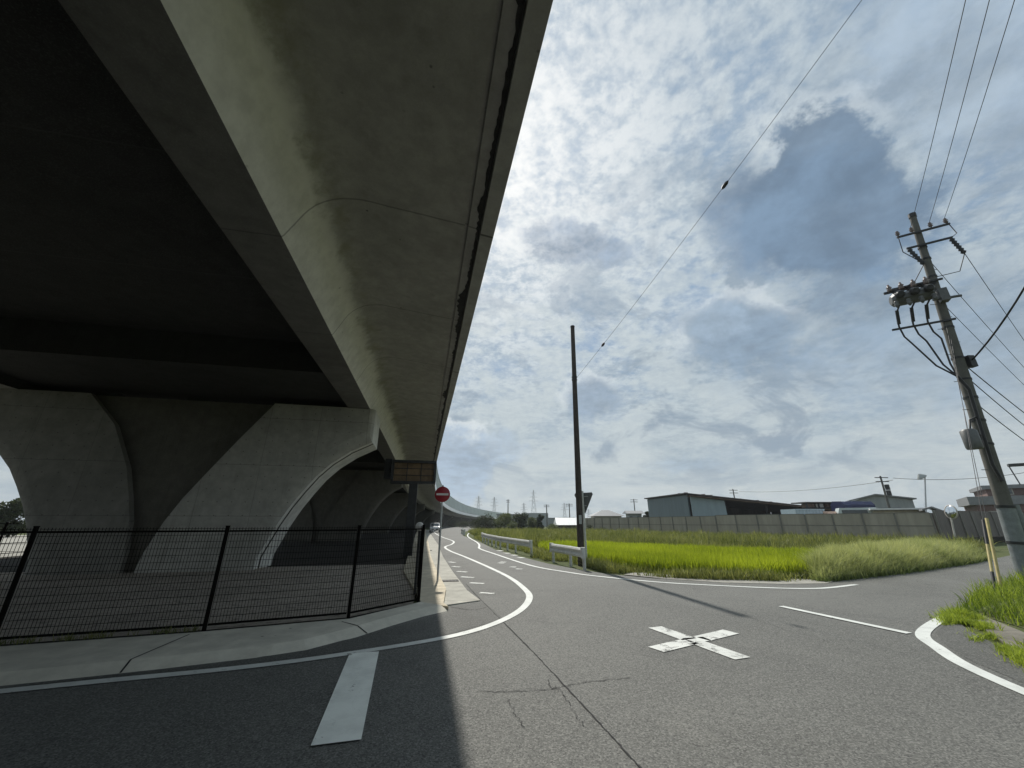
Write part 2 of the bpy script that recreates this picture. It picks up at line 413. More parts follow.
M = {}
SEAM = [(1, 3.55, .024, 1.6, .5)]
M['deck'] = concrete('deck concrete', (.33, .322, .29), seam=SEAM, stain=.4, face_band=True)
M['deck_soffit'] = concrete('dirty girder underside', (.165, .16, .15), seam=SEAM, stain=.5)  # darker tone than the deck, for the girder bottom
M['deck_inner'] = concrete('sooty inner deck concrete', (.042, .041, .038), seam=SEAM, stain=.5)  # shade between the girders put into the colour
M['parapet'] = concrete('parapet concrete', (.34, .335, .31), seam=[(1, 7.1, .03, 1.6, .9)], stain=.25)
M['grime'] = plain('black grime', (.03, .029, .026), .95, var=.5, scale=9)
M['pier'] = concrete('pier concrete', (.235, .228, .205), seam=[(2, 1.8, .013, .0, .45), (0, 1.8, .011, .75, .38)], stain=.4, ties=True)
M['pier_pale'] = concrete('rain washed pier concrete', (.44, .43, .39), seam=[(2, 1.8, .013, .0, .45), (0, 1.8, .011, .75, .38)], stain=.4, ties=True)  # paler copy of the pier concrete, light from the right painted in
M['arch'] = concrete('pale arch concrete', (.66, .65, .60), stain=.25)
M['pier_dark'] = concrete('weathered pier concrete', (.125, .118, .10), seam=[(0, .55, .008, .1, .35)], stain=.5)  # streaked recess tone; also the painted shade of the far piers
M['asphalt'] = asphalt('asphalt')
M['asphalt_old'] = asphalt('older asphalt', .8)
M['crack'] = plain('crack filler', (.022, .022, .022), .9, var=.3, scale=20)
M['paint'] = paint('road paint', .2)
M['paint_new'] = paint('fresh stop line paint', .1, (.84, .87, .81))
M['paint_worn'] = paint('worn road paint', 1.0, (.62, .635, .60))
M['pave'] = concrete('pavement concrete', (.60, .53, .40), seam=[(1, 1.0, .010, .1, .6)], stain=.45)
M['gutter'] = concrete('gutter concrete', (.42, .41, .36), seam=[(1, 1.2, .012, .3, .7)], stain=.35)
M['oldcon'] = concrete('old verge concrete', (.185, .17, .14), seam=[(1, 1.2, .012, .3, .7)], stain=.6)
M['apron'] = concrete('apron concrete', (.60, .575, .49), stain=.3)
M['gravel'] = ground_mat('gravel', (.42, .375, .32), (.54, .48, .41), (.10, .09, .075), .55, 1.0)
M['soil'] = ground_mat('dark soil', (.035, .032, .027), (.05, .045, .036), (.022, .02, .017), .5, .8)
M['land'] = ground_mat('grassy land', (.055, .075, .022), (.085, .10, .035), (.12, .115, .06), .12, .6)
M['lot'] = ground_mat('pale yard', (.30, .29, .26), (.36, .35, .31), (.22, .21, .18), .4, .4)
M['mud'] = ground_mat('paddy mud', (.075, .07, .04), (.06, .07, .025), (.045, .04, .028), .8, .6)
M['rice'] = leafy('rice blades', (.15, .21, .016), (.43, .50, .046), .5)
M['seedgrass'] = leafy('seeding grass', (.10, .155, .035), (.72, .72, .44), .48)
M['weed'] = leafy('weeds', (.06, .09, .02), (.29, .30, .12), .4)
M['verge'] = leafy('verge grass', (.06, .115, .016), (.36, .44, .075), .48)
M['leaf'] = leafy('leaves', (.018, .028, .010), (.05, .066, .022), .3)
M['leaf_pale'] = leafy('pale leaves', (.05, .07, .025), (.13, .15, .05), .35)
M['bark'] = plain('bark', (.10, .075, .055), .95, var=.4, scale=12, bump=.6)
M['fence'] = plain('black brown coating', (.008, .007, .006), .9, var=.2, spec=.05)
M['galv'] = plain('galvanised steel', (.42, .43, .43), .42, .75, var=.14, scale=9)
M['greypaint'] = plain('grey painted steel', (.36, .38, .37), .5, .1, var=.12, scale=8)
M['sleeve'] = plain('weathered sleeve steel', (.20, .22, .225), .55, .2, var=.25, scale=5)
M['railwhite'] = plain('white rail paint', (.60, .61, .58), .5, 0, var=.16, scale=5)
M['darksteel'] = plain('dark steel', (.035, .036, .037), .55, .3, var=.3)
M['porcelain'] = plain('insulator porcelain', (.16, .12, .105), .25, var=.2)
M['transf'] = plain('equipment grey', (.11, .112, .108), .5, .2, var=.2, scale=12)
M['polecon'] = concrete('pole concrete', (.13, .126, .112), stain=.5)
M['polewood'] = plain('dark pole', (.045, .035, .028), .8, var=.4, scale=7, bump=.5)
M['cable'] = plain('black cable', (.015, .015, .016), .5, var=.2)
M['red'] = plain('sign red', (.27, .012, .022), .45, var=.1, scale=5)
M['white'] = plain('sign white', (.62, .60, .57), .5, var=.06)
M['signback'] = plain('sign back', (.17, .18, .18), .55, .4, var=.15)
M['yellow'] = plain('guard yellow', (.46, .38, .15), .6, var=.15, scale=9)
M['black'] = plain('guard black', (.02, .02, .02), .6, var=.2)
M['mirror'] = None
m_, t_, p_, o_ = mat_base('mirror glass'); p_.inputs['Base Color'].default_value = (.75, .78, .8, 1); p_.inputs['Metallic'].default_value = 1; p_.inputs['Roughness'].default_value = .06; M['mirror'] = m_
M['orange'] = plain('mirror post paint', (.50, .47, .42), .5, var=.2)
M['barrier'] = corrugated('noise barrier panels', (.50, .565, .54), 2.0, 1, .08)
M['panel'] = corrugated('site wall panels', (.36, .325, .26), .30, 0, .12)
M['post'] = plain('site wall posts', (.20, .19, .165), .7, .1, var=.2)
M['brown_wall'] = corrugated('brown wall sheets', (.10, .083, .072), .3, 0, .2)
M['shed'] = corrugated('blue grey sheets', (.145, .185, .205), .4, 0, .08)
M['shed_pale'] = corrugated('pale sheets', (.25, .31, .335), .4, 0, .07)
M['roofdark'] = corrugated('rusty dark roof', (.055, .045, .038), .5, 0, .35)
M['roofgrey'] = plain('grey roof', (.22, .225, .23), .6, var=.15, scale=3)
M['roofpale'] = corrugated('pale roof', (.70, .71, .70), .5, 0, .06)
M['creamwall'] = plain('cream wall', (.42, .40, .35), .8, var=.1)
M['greywall'] = corrugated('grey wall', (.30, .32, .32), .5, 0, .08)
M['brick'] = plain('red brown brick', (.16, .105, .092), .85, var=.25, scale=14)
M['tarp'] = plain('navy tarp', (.02, .026, .085), .5, var=.3, scale=4, bump=.4)
M['truckwhite'] = plain('truck white', (.52, .58, .58), .4, var=.08)
M['boxblue'] = plain('pale blue box', (.48, .58, .64), .5, var=.1)
M['rust'] = plain('rusty scrap', (.14, .095, .07), .8, .2, var=.5, scale=3, bump=.5)
M['carpaint'] = plain('silver car paint', (.55, .56, .57), .22, .5, var=.03)
M['carwhite'] = plain('white car paint', (.78, .79, .80), .25, var=.03)
M['glass'] = glass('dark glass')
M['tyre'] = plain('tyre rubber', (.02, .02, .02), .85)
M['rim'] = plain('rim', (.45, .45, .46), .35, .8)
M['lampglass'] = glass('lamp glass', (.7, .7, .68), .1)
M['brownboard'] = plain('brown board', (.16, .105, .055), .6, var=.35, scale=3)
M['pylon'] = plain('pylon steel', (.42, .43, .44), .6, .1, var=.1)
M['iron'] = plain('cast iron', (.07, .068, .062), .7, .4, var=.3, scale=20, bump=.4)

# ================================================================== SETTING
def sheet(name, poly, z, mat, kind='structure'):
    mb = MB(); mb.add([(p[0], p[1], z) for p in poly], [tuple(range(len(poly)))])
    o = mb.build(name, mat, fix=False)
    if o.data.polygons[0].normal.z < 0: o.data.flip_normals()
    return tag(o, kind=kind)
sheet('ground', [(-4000, -4000), (4000, -4000), (4000, 4000), (-4000, 4000)], -.02, M['land'])
A = R(-12.3); CA, SA = math.cos(A), math.sin(A)
def D2(s, l): return (CA * s + SA * l, -SA * s + CA * l)          # overpass axes: s to its right, l along it

kerb_edge = [(-31, -4.2), (-8.3, 4.0), (-5.4, 5.1), (-4.7, 5.4), (-3.6, 5.9), (-2.9, 6.5), (-2.5, 7.1), (-1.45, 8.45), (-1.38, 8.75), (-.68, 9.35), (-1.10, 10.6), (-2.05, 14.6), (-3.35, 20.4), (-5.45, 30.8), (-8.9, 46.5), (-13.2, 66), (-18, 90), (-22, 120), (-25, 160), (-22, 230)]
right_edge = [(-4, 230), (-6, 160), (-6.6, 120), (-8.6, 90), (-8.2, 72), (-6.2, 52), (-2.3, 33), (-1.0, 25.6), (.25, 21.2), (1.5, 17.2), (2.35, 15.35), (3.1, 14.0), (4.3, 12.9), (5.9, 12.3), (7.7, 12.0), (8.86, 12.05), (18.1, 16.9), (27, 22.4), (38, 29), (60, 42)]
south_edge = [(62, 38), (40, 25.5), (27, 18.2), (18, 14.0), (13.2, 11.6), (10.3, 9.5), (7.7, 7.75), (7.1, 6.9), (6.68, 6.2), (6.1, 5.3), (5.6, 3.5), (6.5, -4), (14, -30), (-14, -30), (-16, -12), (-34, -16)]
sheet('road', kerb_edge + right_edge + south_edge, 0.0, M['asphalt'])
# older darker strip between the left kerb and the edge line
sheet('road_patch', [(-8.0, 3.50), (-5.18, 4.75), (-3.3, 5.58), (-2.2, 6.65), (-1.2, 8.25), (-1.32, 8.74), (-.62, 9.3), (-.15, 7.75), (-.95, 6.75), (-2.04, 6.0), (-3.17, 5.44), (-5.12, 4.78), (-8, 3.55)][:12], .004, M['asphalt_old'])
# land under the viaduct
gp = [(-9.3, 5.32), (-7.03, 6.10), (-4.74, 6.88), (-2.90, 7.70), (-2.02, 8.92)] + [D2(.0, l) for l in (12, 17.3)] + [D2(-19.5, 17.3), D2(-19.5, 5), D2(-19.5, -1.0)]
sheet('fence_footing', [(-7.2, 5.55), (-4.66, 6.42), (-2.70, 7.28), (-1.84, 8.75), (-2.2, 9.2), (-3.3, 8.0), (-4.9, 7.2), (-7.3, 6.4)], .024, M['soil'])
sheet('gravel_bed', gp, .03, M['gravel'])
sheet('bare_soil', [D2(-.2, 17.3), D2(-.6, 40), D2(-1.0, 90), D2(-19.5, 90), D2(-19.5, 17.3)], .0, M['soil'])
sheet('yard', [D2(-19.6, 10), D2(-19.6, 60), D2(-75, 70), D2(-75, 8)], .01, M['lot'])

# pavement along the viaduct: beige walk, grey gutter slabs, pale apron round the corner
def raised(name, poly, z0, z1, mat):
    mb = MB(); mb.prism(poly, z0, z1); return tag(mb.build(name, mat), kind='structure')
walk_r = [(-1.225, 8.43), (-1.38, 8.80), (-1.62, 10.6), (-2.6, 14.6), (-3.95, 20.4), (-6.15, 30.8), (-9.6, 46.5), (-13.9, 66), (-18.7, 90)]
walk_l = [(-20.3, 90), (-15.3, 66), (-10.9, 46.5), (-7.3, 30.8), (-5.05, 20.4), (-3.62, 14.2), (-2.35, 10.4), (-1.83, 8.82)]
raised('pavement', walk_r + walk_l, -.02, .07, M['pave'])
gut = [(-1.375, 8.805), (-.68, 9.35), (-1.10, 10.6), (-2.05, 14.6), (-3.35, 20.4), (-5.45, 30.8), (-8.9, 46.5), (-13.2, 66), (-18, 90)]
raised('gutter_slabs', gut + [(p[0] + .008, p[1]) for p in walk_r[1:][::-1]], -.02, .022, M['gutter'])
apron = [(-30, -4.4), (-8.0, 3.74), (-5.31, 4.81), (-4.72, 5.04), (-4.07, 5.30), (-3.55, 5.54), (-3.06, 5.76), (-2.72, 5.98), (-2.50, 6.30), (-2.29, 6.62), (-1.96, 7.30), (-1.60, 7.93), (-1.215, 8.42)]
apron_in = [(-1.84, 8.80), (-2.70, 7.36), (-4.66, 6.50), (-7.02, 5.70), (-9.2, 4.95), (-31, -2.6)]
mb = MB(); inn = [(-1.40, 8.50), (-1.78, 8.03), (-2.14, 7.42), (-2.47, 6.75), (-2.66, 6.44), (-2.86, 6.15), (-3.14, 5.93), (-3.62, 5.70), (-4.14, 5.46), (-4.79, 5.2), (-5.37, 4.97), (-8.05, 3.9), (-30.05, -4.25)]
ao = [(*p, 0.0) for p in apron]; ai = [(*p, .085) for p in inn[::-1]]
n = len(ao); mb.add(ao + ai, [(i, i + 1, n + i + 1, n + i) for i in range(n - 1)])
top = [(*p, .085) for p in inn] + [(-31, -2.6, .085), (-9.2, 4.95, .085), (-7.02, 5.70, .085), (-4.66, 6.50, .085), (-2.70, 7.36, .085), (-1.84, 8.80, .085)]
mb.add(top, [tuple(range(len(top)))])
mb.add([(-1.215, 8.42, 0), (-1.40, 8.50, .085), (-1.84, 8.80, .085), (-1.84, 8.80, 0)], [(0, 1, 2, 3)])
for i in range(len(apron_in) - 1):
    a, b = apron_in[i], apron_in[i + 1]; mb.add([(*a, .085), (*b, .085), (*b, -.01), (*a, -.01)], [(0, 1, 2, 3)])
tag(mb.build('kerb_apron', M['apron']), kind='structure')

# white markings
def marking(name, lines, mat='paint', z=.008):
    mb = MB()
    for pts, w in lines: ribbon(mb, pts, w, z)
    o = mb.build(name, M[mat], fix=False)
    for p in o.data.polygons:
        pass
    if o.data.polygons[0].normal.z < 0: o.data.flip_normals()
    return tag(o, kind='structure')
eL = [(-9.0, 3.15), (-5.12, 4.66), (-3.17, 5.33), (-2.04, 5.88), (-.92, 6.62), (-.29, 7.40), (.17, 8.47), (.39, 9.72), (.32, 10.9), (-.06, 12.99), (-.81, 15.69), (-2.28, 20.43), (-3.63, 24.54), (-4.55, 28.4), (-4.6, 32), (-5.3, 37.2), (-7.93, 46.9), (-12.4, 66), (-17.2, 90)]
marking('edge_line', [(smooth_line(eL), .15)])
eR = [(-7.6, 78), (-5.6, 52), (-2.9, 34.5), (-2.35, 30), (-2.05, 26.6), (-.95, 22.4), (.7, 16.6), (1.93, 14.3), (2.72, 13.3), (4.12, 12.1), (5.52, 11.47), (6.6, 11.1), (7.5, 10.98), (8.19, 11.12), (9.33, 11.65)]
marking('far_edge_line', [(smooth_line(eR), .14)])
st0, st1 = Vector((-1.345, 3.70)), Vector((-1.91, 5.86))
marking('stop_line', [([st0, (st0 + st1) / 2, st1], .36)], 'paint_new', .012)
marking('turn_line', [(smooth_line([(8.55, 8.32), (7.75, 7.88), (6.65, 7.12), (6.08, 6.62), (5.75, 6.1), (5.38, 5.45), (5.10, 4.6), (4.9, 3.6), (4.75, 2.2), (4.7, 0)]), .165)], 'paint')
marking('side_line', [([(5.40, 8.78), (5.72, 7.75), (6.03, 6.78)], .14)], 'paint', .012)
cross = []
def qd(c, a, w, L0, L1):
    d = Vector((math.cos(a), math.sin(a))); return ([Vector(c) + d * L0, Vector(c) + d * (L0 + L1) / 2, Vector(c) + d * L1], w)
xa = Vector(G(655, 627.5)); xb = Vector(G(743, 659)); xc = Vector(G(656, 650)); xd = Vector(G(731, 632))
cx = Vector(G(697, 640))
def arm(p, q, w, name, a=.40, b=.60):
    d = (q - p); c = p + d * .5
    return [([p, p + d * .2, p + d * a], w), ([p + d * b, p + d * .8, q], w)]
marking('cross_marking', arm(xa, xb, .26, '', .455, .545) + arm(xc, xd, .26, '', .43, .57) + [([cx - Vector((.17, .04)), cx, cx + Vector((.17, .04))], .2)], 'paint_worn')
ticks = []
for px, py, w in ((480, 593, 14), (470, 583, 14), (461, 577, 13), (457, 571.5, 10), (452, 566.5, 8), (449, 562, 6)):
    a = Vector(G(px, py)); b = Vector(G(px + w, py + .8)); ticks.append(([a, (a + b) / 2, b], .16))
for px, py in ((503, 562), (519, 569), (513, 567), (501, 563)):
    a = Vector(G(px - 3, py)); b = Vector(G(px + 3, py + .3)); ticks.append(([a, (a + b) / 2, b], .2))
for px, py in ((500, 550.5), (507, 553), (514, 555), (521, 557.5)):
    a = Vector(G(px - 2, py)); b = Vector(G(px + 2, py + .6)); ticks.append(([a, (a + b) / 2, b], .3))
marking('edge_ticks', ticks, 'paint_worn')
# cracks and the paving joint
def crackline(pts, w, jit=.02, seed=1):
    rr = random.Random(seed); P = smooth_line(pts, 14); out = []; ws = []
    for i, p in enumerate(P):
        out.append(p + Vector((rr.uniform(-jit, jit), rr.uniform(-jit, jit)))); ws.append(w * rr.uniform(.35, 1.3))
    return out, ws
g = lambda *a: [G(*p) for p in a]
cl = [crackline(g((466, 584), (475, 594), (505, 624), (533, 652)), .03, .004, 1), crackline(g((533, 652), (560, 681), (600, 724), (640, 768), (690, 830)), .022, .006, 2),
      crackline(g((478, 692), (510, 692), (545, 690), (565, 686), (590, 682), (632, 678)), .012, .02, 3), crackline(g((556, 686), (570, 706), (585, 728)), .008, .02, 4), crackline(g((508, 700), (514, 712), (524, 728)), .007, .015, 5),
      crackline(g((548, 680), (551, 688), (560, 690)), .009, .01, 6), crackline(g((690, 640), (667, 645), (640, 646)), .006, .01, 8),
      crackline(g((735, 612), (780, 628), (830, 642)), .008, .03, 9), crackline(g((450, 607), (470, 610), (487, 608)), .03, .03, 10)]
mb = MB()
for k_, (pts, w) in enumerate(cl): ribbon(mb, pts, [x * (.62 if k_ < 2 else .85) for x in w], .006)
for (xa_, ya_, xb_, yb_, xc_, yc_) in ((-2.75, 7.15, -2.40, 6.89, -2.205, 6.795), (-4.62, 6.40, -4.46, 5.33, -4.40, 5.165), (-6.75, 5.70, -6.50, 4.53, -6.45, 4.345)):
    dx_, dy_ = yb_ - ya_, xa_ - xb_; k_ = .011 / math.hypot(dx_, dy_); dx_ *= k_; dy_ *= k_
    mb.add([(xa_ - dx_, ya_ - dy_, .0875), (xa_ + dx_, ya_ + dy_, .0875), (xb_ + dx_, yb_ + dy_, .0885), (xb_ - dx_, yb_ - dy_, .0885), (xc_ + dx_, yc_ + dy_, .006), (xc_ - dx_, yc_ - dy_, .006)], [(0, 1, 2, 3), (3, 2, 4, 5)])
o = mb.build('road_cracks', M['crack'], fix=False)
if o.data.polygons[0].normal.z < 0: o.data.flip_normals()
tag(o, kind='structure')
# drain lid and grate in the gutter
def lid(name, c, w, d, rz, label, slots=6):
    t = thing(name, label, 'drain cover', (c[0], c[1], .026), rz)
    mb = MB(); mb.box((0, 0, .002), (w, d, .012)); mb.build('frame', M['iron'], t)
    mb = MB()
    for k in range(slots): mb.box((-w / 2 + w * (k + .5) / slots, 0, .012), (w / slots * .5, d * .7, .008))
    mb.build('grating', M['iron'], t); return t
lid('drain_grate', (-1.80, 12.2), .55, .36, R(13), 'steel drain grate set in the gutter slabs beside the pavement')
lid('drain_cover', (-5.05, 24.6), .7, .6, R(13), 'dark square drain cover on the pavement farther along the fence', 4)
raised('concrete_strip', [(7.95, 7.55), (8.45, 7.9), (7.75, 6.72), (7.05, 5.4), (6.5, 4.0), (5.9, 4.2), (6.50, 5.76), (7.22, 6.76)], -.01, .02, M['oldcon'])
sheet('old_corner', [(8.35, 8.2), (7.75, 7.75), (7.1, 6.9), (6.68, 6.2), (6.1, 5.3), (5.6, 3.5), (5.5, 1), (4.95, 1), (5.05, 3.2), (5.3, 4.6), (5.62, 5.6), (6.0, 6.25), (6.5, 6.85), (7.2, 7.35), (7.9, 7.85)], .004, M['asphalt_old'])
sheet('gravel_verge', [(3.6, 13.75), (4.6, 12.75), (5.9, 12.0), (7.4, 11.75), (8.7, 11.85), (9.3, 12.35), (8.6, 12.75), (7.2, 12.6), (5.6, 13.2), (4.2, 14.4)], .008, M['lot'])

# ================================================================== OVERPASS
ov = thing('overpass', 'long grey concrete road viaduct overhead that bends away to the right', 'overpass', (0, 0, 0), -A)
zl = np.array([-40, -10, 0, 30, 45, 70, 100, 150, 200, 300, 420]); zz = np.array([5.45, 6.05, 6.25, 6.85, 6.85, 6.15, 5.35, 4.5, 3.95, 3.1, 2.4])
def zoff(l):
    q = np.linspace(l - 9, l + 9, 13) if l > 25 else np.array([l]); return float(np.mean(np.interp(q, zl, zz))) - 6.25
RC = 560.0; L0 = 36.0
def path(l):
    if l <= L0: return (0.0, l, 0.0)
    th = (l - L0) / RC
    # curve about a centre on the right of the right-hand edge
    return (RC * (1 - math.cos(th)), L0 + RC * math.sin(th), th)
def PT(s, l, z):
    x, y, th = path(l); return (x + s * math.cos(th), y - s * math.sin(th), z + zoff(l))
stations = [-32, -20, -10, 0, 8, 16, 24, 32, 36] + list(range(42, 400, 8))
CS = -8.75
def mir(p): return [(2 * CS - a, b) for a, b in p][::-1]
def girder_pts():
    r = [(-3.30, 5.66), (-2.46, 5.66), (-2.43, 5.69), (-2.24, 6.10), (-2.17, 6.23), (-2.08, 6.35), (-1.97, 6.45), (-1.84, 6.53), (-1.70, 6.58), (-1.55, 6.605), (-1.40, 6.62), (.35, 6.42), (.35, 6.455), (.41, 6.455), (.41, 6.41), (.615, 6.365), (.615, 6.95)]
    return r
gr = girder_pts()
prof = [(-3.55, 6.98)] + gr; prof = mir(prof) + prof
def sweep(mb, prof, sts, smooth=False):
    mb.loft([[PT(a, l, b) for a, b in prof] for l in sts], True, True, smooth)
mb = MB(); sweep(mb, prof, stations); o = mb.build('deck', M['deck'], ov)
for k_ in ('deck_inner', 'deck_soffit'): o.data.materials.append(M[k_])                            # slab and girder sides that never see the sun: their shade painted near black
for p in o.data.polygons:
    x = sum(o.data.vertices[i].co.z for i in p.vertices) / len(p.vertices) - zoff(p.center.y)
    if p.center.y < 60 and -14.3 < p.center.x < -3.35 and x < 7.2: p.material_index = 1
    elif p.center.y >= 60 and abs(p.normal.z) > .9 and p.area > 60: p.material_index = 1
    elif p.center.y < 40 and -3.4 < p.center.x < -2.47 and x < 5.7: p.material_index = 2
    p.use_smooth = True
bm = bmesh.new(); bm.from_mesh(o.data)
for e in bm.edges:
    if len(e.link_faces) == 2 and e.calc_face_angle() > R(24): e.smooth = False
bm.to_mesh(o.data); bm.free()
for side in (0, 1):
    pp = [(.63, 6.27), (.857, 6.24), (.875, 7.35), (.63, 7.35)]
    if side: pp = mir(pp)
    mb = MB(); sweep(mb, pp, stations); mb.build('parapet', M['parapet'], ov)
# black grime that has crept over the drip edge
mb = MB(); rr = random.Random(3); l = -6.0; rows = []
while l < 60:
    w = .035 + .17 * max(0, math.sin(l * 1.3) * math.sin(l * .47 + 1) + .35 * math.sin(l * 4.1)) * rr.uniform(.3, 1) + rr.uniform(0, .04)
    rows.append((l, w)); l += .07
vs = []; fs = []
for i, (l, w) in enumerate(rows):
    zf = lambda s: 6.365 + (.615 - s) * .146 - .004
    vs += [PT(.612, l, zf(.612)), PT(.612 - min(w, .19), l, zf(.612 - min(w, .19)))]
    if i: fs.append((2 * i - 2, 2 * i, 2 * i + 1, 2 * i - 1))
mb.add(vs, fs); mb.build('drip_grime', M['grime'], ov, fix=False)
# cross beams between the girders, either side of each pier
PIER_L = [16.2, 39.5, 63, 86.5, 110, 133.5, 157, 180.5, 204, 227.5, 251]
for pl_ in [-7.3] + PIER_L:
    mb = MB()
    for a in (CS - 5.35, ):
        ring = lambda l: [PT(-14.1, l, 5.95), PT(-3.4, l, 5.95), PT(-3.5, l, 6.97), PT(-14.0, l, 6.97)]
        mb.loft([ring(pl_ - 3.4), ring(pl_ + 3.6)])
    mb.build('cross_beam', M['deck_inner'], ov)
# noise barrier on the far curve
for side in (0, 1):
    pp = [(.66, 7.36), (.78, 7.36), (.78, 10.3), (.66, 10.3)]
    if side: pp = mir(pp)
    mb = MB(); sweep(mb, pp, [l for l in stations if l >= 42]); nb = mb.build('noise_barrier', M['barrier'], ov)
    if not side:
        for l in range(42, 330, 4):
            if l > 240: break
            x, y, th = path(l); mb = MB(); mb.box(PT(.80, l, 8.8), (.10, .16, 2.95), -th); mb.build('barrier_post', M['greypaint'], nb)
        mb = MB(); sweep(mb, [(.63, 10.305), (.83, 10.305), (.83, 10.38), (.63, 10.38)], [l for l in stations if l >= 42]); mb.build('barrier_cap', M['galv'], nb); mb = MB(); sweep(mb, [(.862, 6.27), (.895, 6.27), (.905, 7.2), (.88, 7.2)], [l for l in stations if l >= 42]); mb.build('fascia_strip', M['carwhite'], nb)

PCS = -8.92
# piers: a stem that flares like a goblet, two raised wings either side of a recessed Y
def pier_thing(l):
    x, y, th = path(l)
    base = D2(x + PCS * math.cos(th), y - PCS * math.sin(th))
    return base, th
rarch = [(-5.70, -.3), (-5.66, .4), (-5.22, 1.5), (-4.92, 2.1), (-4.55, 2.7), (-4.15, 3.28), (-3.68, 3.78), (-3.03, 4.27), (-2.26, 4.68)]
ry = [(-9.15, -.3), (-9.0, .6), (-8.66, 1.6), (-8.28, 2.4), (-7.80, 3.2), (-7.0, 4.5), (-6.02, 6.0)]
yl_ = [(-9.50, -.3), (-9.52, .6), (-9.66, 1.6), (-9.9, 2.4), (-10.25, 3.4), (-11.05, 4.9), (-12.1, 6.0)]

tip = [(-2.26, 4.68), (-2.26, 6.0)]
rel = lambda P: [(a - PCS, b) for a, b in P]
arch = rel(rarch); yr = rel(ry); yl_ = rel(yl_)
def shrink(P, k):                          # push the arch edge into the concrete
    out = []
    for i, (a, b) in enumerate(P):
        p = Vector(P[max(0, i - 1)]); q = Vector(P[min(len(P) - 1, i + 1)]); d = (q - p).normalized(); nrm = Vector((d.y, -d.x))
        out.append((a - nrm.x * k, b - nrm.y * k))
    return out
def full(k):
    a = shrink(arch, k); right = a + [(a[-1][0], 6.0)]
    left = [(-x, z) for x, z in right][::-1]
    return right + left
def wing(k, sgn):
    a = shrink(arch, k); w = [(x * sgn, z) for x, z in a + [(a[-1][0], 6.0)]] + (yr if sgn > 0 else yl_)[::-1]
    return w
base, th = pier_thing(16.2)
pier = thing('bridge_pier', 'nearest concrete viaduct pier, broad and flaring, right behind the black mesh fence', 'pier', (*base, 0), -A - th, 'goblet shaped piers under the viaduct')
mb = MB(); lay = [(.25, 0), (.62, 0), (.63, .05), (.74, .05), (.75, 0), (2.0, 0)]
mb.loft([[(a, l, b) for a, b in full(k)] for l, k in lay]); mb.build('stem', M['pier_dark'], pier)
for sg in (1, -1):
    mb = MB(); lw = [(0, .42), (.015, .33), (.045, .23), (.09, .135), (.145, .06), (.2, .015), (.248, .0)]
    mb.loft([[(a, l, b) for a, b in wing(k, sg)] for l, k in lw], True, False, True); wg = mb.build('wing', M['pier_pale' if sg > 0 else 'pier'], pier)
    bm = bmesh.new(); bm.from_mesh(wg.data)
    for e in bm.edges:
        if len(e.link_faces) == 2 and e.calc_face_angle() > R(38): e.smooth = False
    bm.to_mesh(wg.data); bm.free()
    mb = MB()                              # soffit of the arch, shell 6 mm proud of the stem, light painted in
    sh0 = [(.25, 0.006), (.60, .006)]; sh1 = [(.77, .006), (2.0, .006)]
    for sh in (sh0, sh1):
        for i in range(len(arch) - 1):
            for (l0, k0), (l1, k1) in zip(sh[:-1], sh[1:]):
                A0 = shrink(arch, -k0); mb.add([(A0[i][0] * sg, l0, A0[i][1]), (A0[i + 1][0] * sg, l0, A0[i + 1][1]), (A0[i + 1][0] * sg, l1, A0[i + 1][1]), (A0[i][0] * sg, l1, A0[i][1])], [(0, 1, 2, 3)], True)
    e = shrink(arch, -.006)[-1]
    mb.add([(e[0] * sg, .25, e[1]), (e[0] * sg, 2.0, e[1]), (e[0] * sg, 2.0, 5.99), (e[0] * sg, .25, 5.99)], [(0, 1, 2, 3)])
    mb.build('arch_soffit', M['arch'], pier)
for s_ in (-3.0, 3.0, 0):
    mb = MB(); mb.box((s_, .8, 6.09), (.7, .7, .17)); mb.build('bearing', M['darksteel'], pier)
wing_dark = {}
for ch in kids(pier):                        # piers deeper in get dark concrete that paints in their shade
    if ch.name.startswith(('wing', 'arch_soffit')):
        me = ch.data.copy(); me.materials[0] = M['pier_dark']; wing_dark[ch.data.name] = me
plab = ['second concrete viaduct pier, dark in the shade behind the nearest one', 'third concrete viaduct pier, seen under the deck beyond the second', 'concrete viaduct pier standing on the bend, fourth from the fence',
        'fifth viaduct pier from the fence, small in the shade of the bend', 'sixth viaduct pier from the fence, far along the bend', 'seventh viaduct pier from the fence, where the bend flattens', 'eighth viaduct pier from the fence, low under the descending deck', 'ninth viaduct pier from the fence, past the bushes of the bend', 'tenth viaduct pier from the fence, very small and low', 'farthest viaduct pier, lowest of the row under the deck']
for l, lb in zip([-7.3] + PIER_L[1:], ['concrete viaduct pier standing behind the road junction, out of the picture'] + plab):  # the first is out of view, added to hold back light
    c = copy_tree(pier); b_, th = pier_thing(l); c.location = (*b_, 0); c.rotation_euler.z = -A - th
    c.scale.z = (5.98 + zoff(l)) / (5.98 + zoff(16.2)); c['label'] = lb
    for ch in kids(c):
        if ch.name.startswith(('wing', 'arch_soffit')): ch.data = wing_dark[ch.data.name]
pier.scale.z = 1.0

